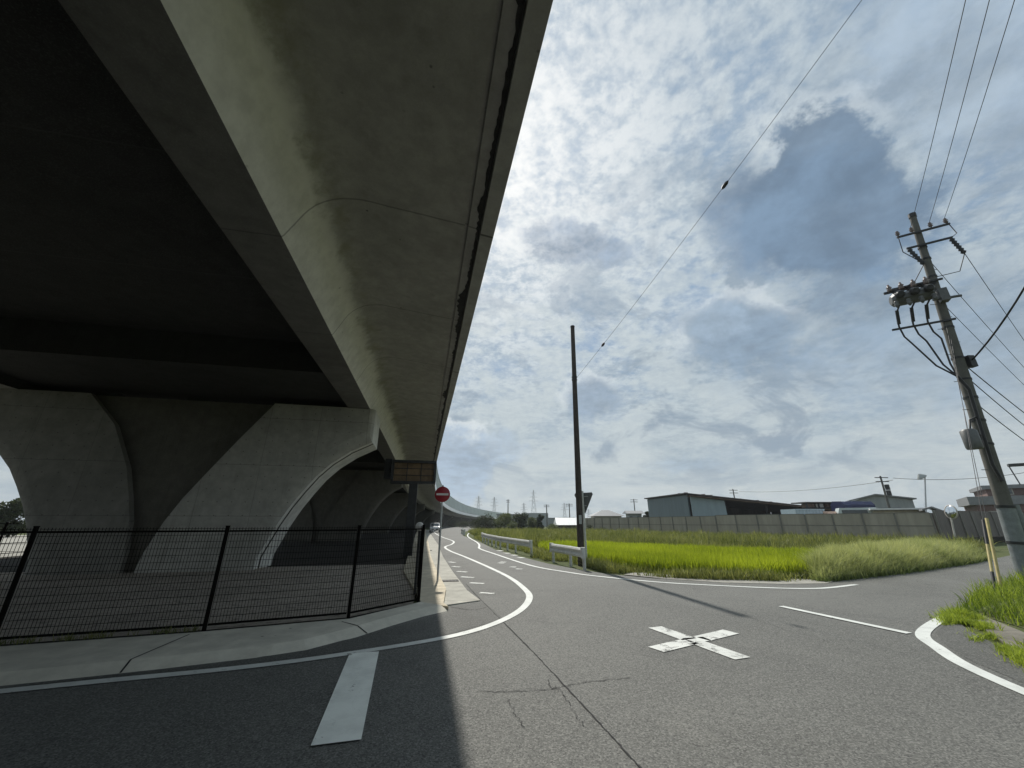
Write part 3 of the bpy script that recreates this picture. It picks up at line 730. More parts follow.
# ================================================================== FENCE under the viaduct
fpts = [(-15.3, 3.05), (-13.2, 3.8), (-11.1, 4.55), (-9.05, 5.3), (-6.98, 6.03), (-4.69, 6.78), (-2.82, 7.6), (-1.9, 8.85)] + [(-1.9 - .4445 * k, 8.85 + 1.95 * k) for k in range(1, 13)]
fence = thing('mesh_fence', 'black wire mesh fence enclosing the gravel under the viaduct', 'fence', (-1.9, 8.85, .03))
fo = Vector((-1.9, 8.85, .03))
for (x, y) in fpts:
    mb = MB(); mb.tube([Vector((x, y, .0)) - fo, Vector((x, y, 1.53)) - fo], .03, 8); mb.tube([Vector((x, y, 1.53)) - fo, Vector((x, y, 1.545)) - fo], .034, 8)
    mb.build('post', M['fence'], fence)
for i in range(len(fpts) - 1):
    a, b = Vector((*fpts[i], 0)) - fo, Vector((*fpts[i + 1], 0)) - fo
    a.z = b.z = -.03; d = b - a; L = d.length; d /= L; a = a + d * .035; b = b - d * .035; L -= .07; nrm = Vector((-d.y, d.x, 0)) * .035
    mb = MB(); far = i > 9
    nv = int(L / (.042 if not far else .10)); w = .0045 if not far else .007
    for k in range(nv + 1):
        p = a + d * (L * k / nv); mb.beam(p + Vector((0, 0, .12)) + nrm, p + Vector((0, 0, 1.52)) + nrm, w, w)
    for k in range(15):
        z = .12 + k * .0985; mb.beam(a + Vector((0, 0, z)) + nrm * 1.14, b + Vector((0, 0, z)) + nrm * 1.14, w * 1.25, w * 1.25)
    pn = mb.build('wire_panel', M['fence'], fence, fix=False)
    for z in (.12, 1.46):
        mb = MB(); mb.beam(a + Vector((0, 0, z)), b + Vector((0, 0, z)), .028, .028); mb.build('rail', M['fence'], pn)

# round white reflector on a short stem above the fence corner
t = thing('delineator', 'small round white reflector on a dark stem at the fence corner', 'reflector', (-2.22, 9.9, 0))
mb = MB(); mb.tube([(0, 0, 0.05), (0, 0, 1.5)], .03, 8); mb.build('stem', M['darksteel'], t)
mb = MB(); mb.lathe([(0, -.02), (.085, -.02), (.10, 0), (.085, .02), (0, .02)], (0, -.04, 1.5), 16, Matrix.Rotation(R(90), 3, 'X')); mb.build('reflector_disc', M['white'], t)

# ================================================================== NO ENTRY SIGN
t = thing('no_entry_sign', 'round red no entry sign with a white bar on a thin grey post', 'road sign', (-2.06, 11.85, .07))
mb = MB(); mb.tube([(0, 0, -.07), (0, 0, 2.55)], .028, 10); mb.tube([(0, 0, 2.55), (0, 0, 2.57)], [.028, .012], 10); mb.build('post', M['galv'], t)
face = R(8)
rm = Matrix.Rotation(face, 3, 'Z') @ Matrix.Rotation(R(90), 3, 'X')
o_s = Matrix.Rotation(face, 3, 'Z') @ Vector((0, -.045, 0)) + Vector((0, 0, 2.30))
mb = MB(); mb.lathe([(0, -.006), (.218, -.006), (.224, 0), (.218, .006), (0, .006)], o_s, 32, rm)
plate = mb.build('sign_plate', M['red'], t)
mb = MB(); mb.box(o_s + rm @ Vector((0, 0, .0085)), (.35, .06, .003), M=rm); mb.build('white_bar', M['white'], plate)
for zc in (2.2, 2.4):
    mb = MB(); mb.box((0, -.012, zc), (.09, .05, .03), face); mb.build('bracket', M['galv'], t)

# ================================================================== BOARD ON A COLUMN beside the viaduct
bx, by = D2(-.95, 21.0)
t = thing('sign_gantry', 'brown framed board on a thick dark steel column under the deck edge', 'board', (bx, by, 0), -A)
mb = MB(); mb.box((.35, 0, 1.75), (.42, .42, 3.5)); mb.build('column', M['darksteel'], t)
mb = MB(); mb.box((.32, -.05, 4.02), (2.06, .12, .94)); bd = mb.build('board', M['brownboard'], t)
mb = MB()
for z in (3.5, 4.55): mb.box((.32, -.05, z), (2.24, .42, .13))
for x in (-.74, 1.38): mb.box((x, -.05, 4.02), (.12, .42, .92))
mb.build('frame', M['darksteel'], t)
for x in (-.03, .68):
    mb = MB(); mb.box((x, -.135, 4.02), (.035, .03, .90)); mb.build('batten', M['darksteel'], t)
for z in (3.86, 4.2):
    mb = MB(); mb.box((.32, -.131, z), (2.0, .02, .03)); mb.build('batten', M['darksteel'], t)
mb = MB(); mb.box((-1.0, .3, 4.2), (.34, .5, 1.0)); mb.build('control_box', M['darksteel'], t)

# ================================================================== GUARDRAILS
def guardrail(pts, label, first_end=True):
    p0 = Vector((*pts[0], 0)); t = thing('guardrail', label, 'guardrail', p0, 0, 'guardrails along the right road edge')
    P = [Vector((*p, 0)) - p0 for p in pts]
    dense = []; acc = 0
    for i in range(len(P) - 1):
        L = (P[i + 1] - P[i]).length; k = max(1, round(L / 1.9))
        for j in range(k): dense.append(P[i].lerp(P[i + 1], j / k))
    dense.append(P[-1])
    for q in dense[:40]:
        mb = MB(); mb.tube([q + Vector((.05, .03, -.05)), q + Vector((.05, .03, .72))], .06, 10); mb.build('post', M['railwhite'], t)
    # W section
    prof = [(0, .40), (.03, .42), (.055, .47), (.03, .52), (.0, .56), (.03, .60), (.055, .65), (.03, .70), (0, .73), (-.006, .72), (.02, .69), (.042, .65), (.02, .61), (-.012, .56), (.02, .51), (.042, .47), (.02, .43), (-.006, .41)]
    rings = []
    for i, q in enumerate(P):
        d = (P[min(i + 1, len(P) - 1)] - P[max(0, i - 1)]).normalized(); nr = Vector((d.y, -d.x, 0))
        if nr.x > 0: nr = -nr
        rings.append([q + nr * (a + .02) + Vector((0, 0, z)) for a, z in prof])
    mb = MB(); mb.loft(rings, True, True); mb.build('beam', M['railwhite'], t)
    for e, f in ((0, 1), (-1, -2)):
        d = (P[e] - P[f]).normalized(); c = P[e] + d * .05
        mb = MB(); mb.tube([c + Vector((0, 0, .385)), c + Vector((0, 0, .745))], .085, 12); mb.build('end_cap', M['railwhite'], t)
    return t
guardrail([(2.52, 15.0), (2.22, 16.3), (1.72, 18.0)], 'short white guardrail beside the dark pole')
guardrail([(.92, 20.9), (.15, 23.5), (-.80, 26.8), (-1.85, 31.5), (-2.6, 36)], 'longer grey white guardrail past the gap, along the rough grass')
guardrail([(-6.0, 52), (-7.4, 60), (-8.4, 70)], 'farthest small guardrail on the bend before the bushes')

# ================================================================== DARK POLE with its wire, STOP SIGN seen from behind
PB = Vector((2.72, 16.6, 0))
pt_top = onY(572.5, 327, 16.8)
t = thing('dark_pole', 'slim dark bare pole standing behind the short guardrail', 'pole', PB)
pt = pt_top - PB
mb = MB(); mb.tube([(0, 0, -.2), pt * .5, pt], [.14, .118, .095], 14); mb.build('shaft', M['polewood'], t)
mb = MB(); mb.tube([pt, pt + Vector((0, 0, .05))], [.112, .10], 14); mb.build('cap', M['darksteel'], t)
for k in (0, .012):
    mb = MB(); mb.tube([pt * (.735 + k), pt * (.735 + k) + Vector((0, 0, .05))], .13, 14); mb.build('band', M['darksteel'], t)
mb = MB(); mb.box(pt * .16 + Vector((.0, -.155, 0)), (.11, .02, .34)); mb.build('number_plate', M['greypaint'], t)
t = thing('stop_sign', 'grey back of a triangular sign on a white post beside the dark pole', 'road sign', (3.02, 17.1, 0))
mb = MB(); mb.tube([(0, 0, -.05), (0, 0, 2.85)], .045, 10); mb.build('post', M['railwhite'], t)
mb = MB(); a = R(-48)
tri = [(-.45, 2.78), (.45, 2.78), (.49, 2.70), (.05, 1.95), (-.05, 1.95), (-.49, 2.70)]
rot = Matrix.Rotation(a, 3, 'Z')
mb.loft([[rot @ Vector((x, y, z)) for x, z in tri] for y in (.05, .058)]); mb.build('sign_plate', M['signback'], t)
for z in (2.25, 2.62):
    mb = MB(); mb.box(rot @ Vector((0, .035, z)), (.5 if z > 2.4 else .3, .03, .04), a); mb.build('bracket', M['galv'], t)

def wire(name, a, b, sag, r, label, cat='wire', group=None, marks=(), n=24):
    a, b = Vector(a), Vector(b); P = []
    for i in range(n + 1):
        k = i / n; p = a.lerp(b, k); p.z -= sag * 4 * k * (1 - k); P.append(p - a)
    t_ = MB(); t_.tube(P, r, 5)
    if not marks:
        o = t_.build(name, M['cable']); o.location = a; return tag(o, label, cat, group)
    th_ = thing(name, label, cat, a, 0, group); t_.build('strand', M['cable'], th_)
    for k in marks:
        p = a.lerp(b, k) - a; p.z -= sag * 4 * k * (1 - k); m2 = MB(); dd = (b - a).normalized()
        m2.tube([p - dd * .12, p - dd * .06, p + dd * .06, p + dd * .12], [.015, .048, .048, .015], 8); m2.build('clamp', M['cable'], th_)
    return th_
att = PB + pt * .735
w_end = Vector((6.75, 4.65, 11.6))
w_far = att + (w_end - att) * 2.0
wire('overhead_wire', att, w_far, .5, .006, 'thin wire rising from the dark pole over the road with small clamps', marks=(.105, .365))

# ================================================================== UTILITY POLE on the right
UB = Vector((15.80, 13.1, 0)); UT = Vector((16.44, 12.55, 13.48))
UAX = (UT - UB)
t = up = thing('utility_pole', 'leaning concrete utility pole with crossarms and switchgear on the grass corner', 'utility pole', UB)
ua = lambda k, dx=0, dy=0, dz_=0: UAX * k + Vector((dx, dy, dz_))
mb = MB(); mb.tube([ua(-.02), ua(.3), ua(.7), ua(1)], [.195, .178, .14, .10], 18); mb.build('shaft', M['polecon'], t)
# sheet metal sleeve and splint at the foot
mb = MB(); mb.tube([ua(0), ua(.155)], [.215, .205], 18, caps=True); mb.build('sleeve', M['sleeve'], t)
mb = MB(); mb.tube([ua(-.01, .36, -.05), ua(.158, .27, -.03)], [.115, .11], 14); mb.build('splint', M['sleeve'], t)
for k in (.07, .15):
    mb = MB(); mb.tube([ua(k), ua(k + .006)], .225, 18); mb.build('band', M['darksteel'], t)
arm_d = Vector((.86, -.51, 0)).normalized()
def crossarm(k, x0, x1, ins, off=(-.09, -.15, 0)):
    c = ua(k, *off); m1 = MB(); m1.beam(c + arm_d * x0, c + arm_d * x1, .065, .065); ca = m1.build('crossarm', M['darksteel'], t)
    for x in ins:
        m2 = MB(); b_ = c + arm_d * x + Vector((0, 0, .04))
        m2.lathe([(.02, 0), (.03, .05), (.075, .07), (.035, .11), (.075, .14), (.035, .18), (.055, .21), (.02, .25), (0, .25)], b_, 10); m2.build('insulator', M['porcelain'], ca)
    return c
c1 = crossarm(.93, -.68, .86, (-.62, -.2, .35, .78))
c2 = crossarm(.885, -.5, .80, ())
c3 = crossarm(.765, -1.3, .2, ())
c4 = crossarm(.64, -1.55, .2, ())
# strain insulators under the second arm
def strain(p, q):
    m2 = MB(); p, q = Vector(p), Vector(q); d = (q - p); n = 6
    pts = []; rs = []
    for i in range(n * 2 + 1): pts.append(p + d * i / (2 * n)); rs.append(.085 if i % 2 else .045)
    m2.tube(pts, rs, 10); return m2.build('strain_insulator', M['darksteel'], t)
strain(c2 + arm_d * .75 + Vector((0, 0, -.05)), c2 + arm_d * 1.0 + Vector((0, .1, -.75)))
strain(c2 + arm_d * -.45 + Vector((0, 0, -.05)), c2 + arm_d * -.22 + Vector((0, .0, -.85)))
# switchgear: oblong grey tank on the third arm with bushings
tk = c3 + arm_d * -.82 + Vector((0, -.05, -.50))
mb = MB(); mx = Matrix((arm_d, Vector((-arm_d.y, arm_d.x, 0)).normalized(), Vector((0, 0, 1)))).transposed()
seg = []
for x, k in ((-.62, .20), (-.54, .31), (.50, .31), (.58, .20)):
    seg.append([tk + mx @ Vector((x, math.cos(a_) * k * .95, math.sin(a_) * k * .85)) for a_ in [2 * math.pi * i / 10 + .3 for i in range(10)]])
mb.loft(seg); sw = mb.build('switch_tank', M['transf'], t)
for i, x in enumerate((-.6, -.25, .1, .45)):
    m2 = MB(); b_ = tk + mx @ Vector((x, -.2, .32)); m2.lathe([(.05, 0), (.09, .06), (.05, .11), (.09, .16), (.05, .21), (.03, .30), (0, .30)], b_, 10); m2.build('bushing', M['porcelain'], sw)
    m2 = MB(); b_ = tk + mx @ Vector((x, -.35, -.2)); m2.lathe([(.05, 0), (.085, -.06), (.05, -.11), (.085, -.16), (.03, -.28), (0, -.28)], b_, 10); m2.build('bushing', M['transf'], sw)
mb = MB(); mb.box(tk + mx @ Vector((.80, 0, -.2)), (.24, .3, .5), M=mx); mb.tube([tk + mx @ Vector((.5, 0, -.3)), tk + mx @ Vector((1.25, 0, -.35))], .05, 8); mb.build('control_box', M['transf'], t)
for i, x in enumerate((-.42, .0, .40)):                      # finned operating heads round the tank
    m2 = MB(); b_ = tk + mx @ Vector((x, -.28, .02)); m2.tube([b_, b_ + mx @ Vector((0, -.10, .05)), b_ + mx @ Vector((0, -.2, .02))], [.13, .16, .09], 10); m2.build('operating_head', M['darksteel'], sw)
    m2 = MB(); b_ = tk + mx @ Vector((x + .1, .1, .3)); m2.lathe([(.1, 0), (.15, .05), (.09, .1), (.14, .15), (.05, .22), (0, .22)], b_, 10); m2.build('cover', M['darksteel'], sw)
mb = MB(); mb.beam(tk + mx @ Vector((-.7, .1, .42)), tk + mx @ Vector((.8, .1, .42)), .06, .09); mb.build('hanger', M['darksteel'], sw)
# three drop cables through the fourth arm and down the shaft
for i, x in enumerate((-1.4, -1.0, -.6)):
    p0 = tk + mx @ Vector((-.55 + i * .42, -.4, -.4)); p1 = c4 + arm_d * x + Vector((0, -.09, .05)); p2 = p1 + Vector((.1, 0, -.7)); p3 = ua(.475, -.45, -.2); p4 = ua(.44, -.22, -.22)
    P = [p0, p0.lerp(p1, .5) + Vector((-.08, 0, .12)), p1, p1.lerp(p2, .6), p2 + Vector((.15, 0, 0)), p2.lerp(p3, .55) + Vector((0, 0, -.18)), p3, p4]
    mb = MB(); mb.tube(P, .028, 6); mb.tube([p0.lerp(p1, .35) + Vector((-.07, 0, .1)), p1.lerp(p0, .12)], .055, 8); mb.build('drop_cable', M['cable'], t)
mb = MB(); mb.tube([ua(.475, -.45, -.2), ua(.44, -.22, -.22), ua(.36, -.24, -.22), ua(.25, -.22, -.2), ua(.21, -.12, -.24)], .05, 8); mb.build('riser_cable', M['cable'], t)
# small equipment box low on the shaft
mb = MB(); bb = ua(.315, -.72, -.25); mb.tube([bb + Vector((0, 0, -.38)), bb + Vector((0, 0, -.32)), bb + Vector((0, 0, .22)), bb + Vector((0, 0, .28))], [.19, .21, .21, .14], 14); bxo = mb.build('junction_can', M['transf'], t)
mb = MB(); mb.beam(bb + Vector((.2, .1, .1)), ua(.325), .06, .06); mb.beam(bb + Vector((.2, .1, -.25)), ua(.297), .06, .06); mb.build('bracket', M['darksteel'], bxo)
mb = MB(); mb.tube([bb + Vector((.1, 0, .28)), bb + Vector((.2, 0, .6)), ua(.37, -.2, -.2)], .03, 6); mb.build('lead', M['cable'], bxo)
# cable clamp where the heavy cable lands
mb = MB(); mb.box(ua(.52, .28, -.1), (.22, .2, .42)); mb.build('cable_clamp', M['darksteel'], t)
for i in range(16):
    k = .24 + i * .038; sg = 1 if i % 2 else -1; mb = MB(); mb.tube([ua(k), ua(k, .34 * sg, .05)], .011, 5); mb.build('step_bolt', M['darksteel'], t)
for k in (.30, .36, .42, .47, .53, .62, .78, .84, .88):
    mb = MB(); r_ = .21 - .1 * k + .005; mb.tube([ua(k), ua(k + .005)], r_ + .012, 16); mb.build('clamp_band', M['darksteel'], t)
mb = MB(); mb.tube([ua(.99), ua(1.003)], .125, 14); mb.build('cap', M['darksteel'], t)
# jumpers
for a_, b_, o_x in ((c1 + arm_d * .78 + Vector((0, 0, .28)), c2 + arm_d * .78, .25), (c1 + arm_d * -.62 + Vector((0, 0, .28)), c2 + arm_d * -.22 + Vector((0, 0, -.8)), -.35), (c2 + arm_d * 1.0 + Vector((0, .1, -.75)), ua(.78), .35), (c2 + arm_d * -.22 + Vector((0, 0, -.85)), tk + Vector((0, 0, .5)), -.1)):
    mid = a_.lerp(b_, .5) + Vector((o_x, 0, -.25)); mb = MB(); mb.tube([a_, mid, b_], .016, 5); mb.build('jumper', M['cable'], t)

# wires of that pole
hv = [(c1 + arm_d * x + UB + Vector((0, 0, .28))) for x in (-.2, .35, .78)]
for p, px, lb in zip(hv, (954, 977, 1001), ('left of the three thin power wires crossing the upper right sky', 'middle of the three thin power wires crossing the upper right sky', 'right of the three thin power wires crossing the upper right sky')):
    d = Vector(ray(px, 0)); k = (12.9 - EYE) / d.z; m_ = Vector((d.x * k, d.y * k, 12.9)); far = p + (m_ - p) * 3.4
    wire('power_wire', p, far, .6, .008, lb, 'wire', 'power wires over the corner')
NP = Vector((47, 31, 0))
for (k, dx, zz_, sag, r_, lb) in ((.82, 1.3, 9.6, .3, .011, 'uppermost wire running right from the utility pole arms'), (.79, .1, 8.4, .4, .011, 'second wire running right from the utility pole, below the uppermost'), (.66, .0, 7.3, .5, .010, 'thin wire leaving the utility pole shaft to the right below the switchgear'),
                                  (.47, .1, 5.9, .5, .018, 'thicker sagging wire leaving the utility pole halfway up'), (.43, .1, 5.2, .9, .016, 'lower wire of the pair leaving the utility pole halfway up'), (.36, .1, 4.4, .9, .016, 'lowest sagging cable running right from the utility pole')):
    wire('service_wire', UB + (c2 + arm_d * 1.0 + Vector((0, .1, -.75)) if dx > 1 else ua(k + .05, dx, 0)), NP + Vector((0, 0, zz_)), sag, r_, lb, 'wire', 'wires leaving the utility pole to the right')
hd = Vector(ray(1024, 208)); kk = 9.0 / hd.y; hp = Vector((hd.x * kk, 9.0, EYE + hd.z * kk)); h0 = UB + ua(.52, .3, -.1)
wire('heavy_cable', h0, h0 + (hp - h0) * 3, 1.6, .028, 'thick black cable sweeping up and out of frame from the utility pole', 'cable')
# two guy wires with guards
ga = Vector((*G(1001, 597), 0))
for (dx, dy, k, lb, two) in ((-.16, -.05, .60, 'guy wire with a black and yellow striped guard in the verge grass', True), (.16, .1, .66, 'guy wire with a plain yellow guard beside the striped one', False)):
    b_ = ga + Vector((dx, dy, 0)); top_ = UB + ua(k); top_.x -= .15
    gx = b_ + Vector((-.30, 0, 0)); tp = UB + ua(k); d = (tp - b_).normalized()
    t2 = thing('guy_wire', lb, 'guy wire', b_, 0, None)
    mb = MB(); mb.tube([Vector((0, 0, 0)), tp - b_], .007, 5); mb.build('strand', M['cable'], t2)
    if two:
        for a0, a1, mk in ((0, .62, 'black'), (.62, 1.35, 'yellow'), (1.35, 2.05, 'black')):
            mb = MB(); mb.tube([d * a0, d * a1], .030, 10); mb.build('guard', M[mk], t2)
    else:
        mb = MB(); mb.tube([d * 0, d * 2.0], .032, 10); mb.build('guard', M['yellow'], t2)

# ================================================================== CONVEX MIRROR by the wall corner
mp_ = Vector((*G(957, 547), 0)); t = thing('traffic_mirror', 'round convex traffic mirror on a leaning post by the wall corner', 'mirror', mp_)
topm = onY(950, 512, mp_.y) - mp_
mb = MB(); mb.tube([(0, 0, 0), topm * .98, topm * 1.05], .05, 10); mb.build('post', M['orange'], t)
rm = Matrix.Rotation(R(-98), 3, 'Z') @ Matrix.Rotation(R(84), 3, 'X') @ Matrix.Scale(.9, 3)
mb = MB(); mb.lathe([(.50, -.02), (.46, .05), (.36, .09), (.2, .12), (0, .13)], topm + Vector((-.03, -.1, 0)), 28, rm); mb.build('mirror_glass', M['mirror'], t)
mb = MB(); mb.lathe([(.49, -.03), (.53, -.03), (.54, .0), (.53, .04), (.48, .045)], topm + Vector((-.03, -.1, 0)), 28, rm); mb.lathe([(0, -.06), (.5, -.03)], topm + Vector((-.03, -.1, 0)), 28, rm); mb.build('housing', M['orange'], t)

# ================================================================== SITE WALL of panels along the field, then the brown wall
def site_wall(name, a, b, h, z0, step, label, mat, hmat, rail=True):
    a, b = Vector((*a, 0)), Vector((*b, 0)); d = b - a; L = d.length; rz = math.atan2(d.y, d.x)
    t = thing(name, label, 'wall', a, rz); n = round(L / step)
    for i in range(n):
        x0, x1 = L * i / n + .05, L * (i + 1) / n - .05
        mb = MB(); mb.box(((x0 + x1) / 2, 0, z0 + h / 2), (x1 - x0, .05, h)); pn = mb.build('panel', mat, t)
        if rail:
            m2 = MB(); m2.box(((x0 + x1) / 2, -.035, z0 + h * .5), (x1 - x0, .02, .06)); m2.box(((x0 + x1) / 2, 0, z0 + h + .02), (x1 - x0, .09, .04)); m2.build('rail', hmat, pn)
    for i in range(n + 1):
        mb = MB(); mb.box((L * i / n, -.03, (z0 + h) / 2), (.10, .12, z0 + h)); mb.build('post', hmat, t)
    mb = MB(); mb.box((L / 2, 0.0, z0 / 2 - .03), (L, .22, z0 + .02)); mb.build('footing', M['soil'], t)
    return t
site_wall('panel_wall', (11.2, 67), (21.5, 43.0), 1.75, .42, 2.0, 'far stretch of grey brown panel wall behind the rice field', M['panel'], M['post'])
site_wall('panel_wall', (21.5, 43.0), (31.3, 30.4), 1.85, .40, 2.0, 'near stretch of grey brown panel wall beside the road corner', M['panel'], M['post'])
site_wall('brown_wall', (31.45, 30.3), (58, 43.5), 2.0, .45, 2.2, 'dark brown sheet wall beyond the convex mirror', M['brown_wall'], M['post'], False)

# ================================================================== BUILDINGS
def P(px, py, Y): return onY(px, py, Y)
def zat(py, Y, px=512): return onY(px, py, Y).z
def span(px0, px1, Y, rz, py=510):
    """left end of a front wall on bearing px0 at depth Y, and its length to bearing px1 when turned by rz"""
    a = P(px0, py, Y); b = ray(px1, py); r1 = b[0] / b[1]; c_, s_ = math.cos(rz), math.sin(rz)
    return a, (r1 * a.y - a.x) / (c_ - r1 * s_)
# big shed seen at its near corner, side wall to the left, open front to the right
Y0 = 53.0; rz = R(7.4); a, W = span(689, 834, Y0, rz)
t = thing('warehouse', 'large blue grey corrugated shed with a low dark roof behind the wall', 'shed', (a.x, Y0, 0), rz)
zk = zat(494.0, Y0, 689); zr_ = zk - 1.95; dep = 11.5
zx = lambda x: zk + (zr_ - zk) * x / W
pw = W * .225
mb = MB(); mb.box((.08, dep / 2, zk / 2 - .05), (.16, dep, zk - .1)); mb.build('side_wall', M['shed'], t)
mb = MB(); mb.loft([[(x, y, z) for x, z in [(-.1, 0), (pw, 0), (pw - .25, zx(pw) - .42), (-.1, zk - .38)]] for y in (-.95, -.8)]); mb.build('wall', M['shed_pale'], t)
mb = MB(); mb.loft([[(x, y, z) for x, z in [(.17, 0), (W - .17, 0), (W - .17, zx(W - .17) + .06), (.17, zx(.17) + .06)]] for y in (dep - .15, dep)]); mb.build('back_wall', M['roofdark'], t)
mb = MB(); mb.box((W - .08, dep / 2, zr_ / 2 + .02), (.16, dep - .4, zr_ + .04)); mb.build('end_wall', M['roofdark'], t)
for x in (pw + .3, W * .52, W * .78, W - .3):
    mb = MB(); mb.box((x, -.1, (zx(x) - .3) / 2), (.2, .2, zx(x) - .3)); mb.build('column', M['darksteel'], t)
mb = MB(); mb.loft([[(x, y, z) for x, z in [(-.35, zk), (W + .3, zr_), (W + .3, zr_ + .14), (-.35, zk + .14)]] for y in (-.3, dep + .3)]); rf = mb.build('roof', M['roofdark'], t)
mb = MB(); mb.loft([[(x, y, z) for x, z in [(-.3, zk - .36), (W + .6, zr_ - .26), (W + .6, zr_ - .17), (-.3, zk - .27)]] for y in (-1.5, -.32)]); mb.build('canopy', M['rust'], t)
rr = random.Random(5)
for k in range(16):
    x = rr.uniform(.2, W * .8); mb = MB(); mb.box((x, rr.uniform(.3, 3), zx(x) + .2), (rr.uniform(.2, .9), .3, rr.uniform(.08, .22))); mb.build('roof_ballast', M['rust'], rf)
for x, w_ in ((W * .30, 1.2), (W * .40, .8), (W * .47, 1.4)):
    mb = MB(); mb.box((x, 1.6, 1.25), (w_, 1.0, 2.5)); mb.build('stored_goods', M['rust'], t)
# pale container and white stacked goods in front of the opening
def crate_box(name, px0, px1, py0, py1, Y, mat, label, cat, ribs=True):
    a, b = P(px0, py1, Y), P(px1, py0, Y); t = thing(name, label, cat, ((a.x + b.x) / 2, Y, 0))
    w, h = b.x - a.x, b.z
    mb = MB(); mb.box((0, 1.2, h / 2), (w, 2.4, h)); bo = mb.build('body', mat, t)
    if ribs:
        mb = MB()
        for k in range(9): mb.box((-w / 2 + w * (k + .5) / 9, -.03, h / 2), (.08, .05, h * .96))
        mb.box((0, -.03, h - .06), (w, .06, .10)); mb.build('rib', mat, bo)
    return t
crate_box('container', 797, 824, 509.0, 518, 43.5, M['boxblue'], 'pale blue box container standing before the dark shed opening', 'container')
# scrap heap
def heap(name, px0, px1, py, Y, n, mat, label, cat, seed):
    rr = random.Random(seed); a, b = P(px0, 518, Y), P(px1, 518, Y); h = zat(py, Y); t = MB()
    for i in range(n):
        k = rr.random(); x = a.x + (b.x - a.x) * k - (a.x + b.x) / 2; s_ = rr.uniform(.25, .9)
        hh = h * (.55 + .45 * math.sin(math.pi * min(.95, max(.05, k)))) * rr.uniform(.5, .97)
        m3 = Matrix.Rotation(rr.uniform(0, 3), 3, 'Z') @ Matrix.Rotation(rr.uniform(-.6, .6), 3, 'X')
        t.box((x, rr.uniform(-.8, .8), hh), (s_ * 1.6, s_, s_ * .5), M=m3)
        t.box((x, rr.uniform(-.5, .5), hh / 2), (.8, .8, hh))
    o = t.build(name, mat); o.location = ((a.x + b.x) / 2, Y, 0); return tag(o, label, cat)
heap('scrap_heap', 822, 840, 511, 42, 40, M['rust'], 'heap of rusty scrap behind the wall between container and truck', 'scrap', 4)
# open rack roof over it
def rack():
    Y = 46; a, b = P(806, 503, Y), P(842, 503, Y); t = thing('storage_rack', 'dark open storage rack with pale bundles behind the scrap heap', 'rack', (a.x, Y, 0)); w = b.x - a.x
    mb = MB(); mb.box((w / 2, 1, zat(502.5, Y)), (w + .4, 2.4, .12)); mb.build('roof', M['roofdark'], t)
    for x in (0, w / 3, 2 * w / 3, w):
        mb = MB(); mb.box((x, 0, zat(502.5, Y) / 2 - .04), (.14, .14, zat(502.5, Y) - .1)); mb.build('column', M['darksteel'], t)
    mb = MB(); mb.box((w / 2, .6, zat(508, Y)), (w, 1.6, .1)); mb.build('shelf', M['darksteel'], t)
    for i in range(4):
        mb = MB(); mb.box((w * (i + .5) / 4, .5, zat(508, Y) + .27), (w / 5, .9, .4)); mb.build('bundle', M['creamwall' if i % 2 else 'rust'], t)
rack()
# truck with its pale cab, navy tarp load
def truck():
    Y = 40.5; a, b = P(840, 518, Y), P(872, 518, Y); w = b.x - a.x; t = thing('truck', 'pale truck parked behind the wall with a dark windscreen', 'truck', (a.x, Y, 0), R(-30)); zt = zat(508, Y)
    mb = MB(); mb.loft([[(x, y, z) for x, z in [(0, .6), (w, .6), (w, zt - .5), (w - .25, zt), (.15, zt), (0, zt - .4)]] for y in (0, 2.0)]); cab = mb.build('cab', M['truckwhite'], t)
    mb = MB(); mb.box((w * .40, -.01, zt - .45), (w * .62, .03, .5)); mb.build('windscreen', M['glass'], cab)
    mb = MB(); mb.box((w * .88, -.01, zt - .45), (w * .12, .03, .45)); mb.build('side_window', M['glass'], cab)
    mb = MB(); mb.box((w / 2, 4.6, .9), (w, 5.0, .3)); mb.build('bed', M['darksteel'], t)
    for x in (.25, w - .25):
        for y in (.9, 5.5):
            mb = MB(); mb.tube([(x - .15, y, .45), (x + .15, y, .45)], .45, 16); mb.build('wheel', M['tyre'], t)
truck()
Y = 44; a, b = P(838, 508, Y), P(868, 508, Y); mb = MB(); rr = random.Random(2)
rings = []
for i in range(9):
    k = i / 8; x = (b.x - a.x) * (k - .5); h0 = zat(501.5, Y) - .12 * abs(k - .5) + rr.uniform(-.05, .05)
    rings.append([(x, -.9, 0), (x, -.95, h0 - .35), (x, -.6, h0), (x, .6, h0 + rr.uniform(-.05, .05)), (x, .95, h0 - .35), (x, .9, 0)])
mb.loft(rings); o = mb.build('tarp_stack', M['tarp']); o.location = ((a.x + b.x) / 2, Y, 0); tag(o, 'goods covered by a navy blue tarpaulin behind the truck', 'covered stack')
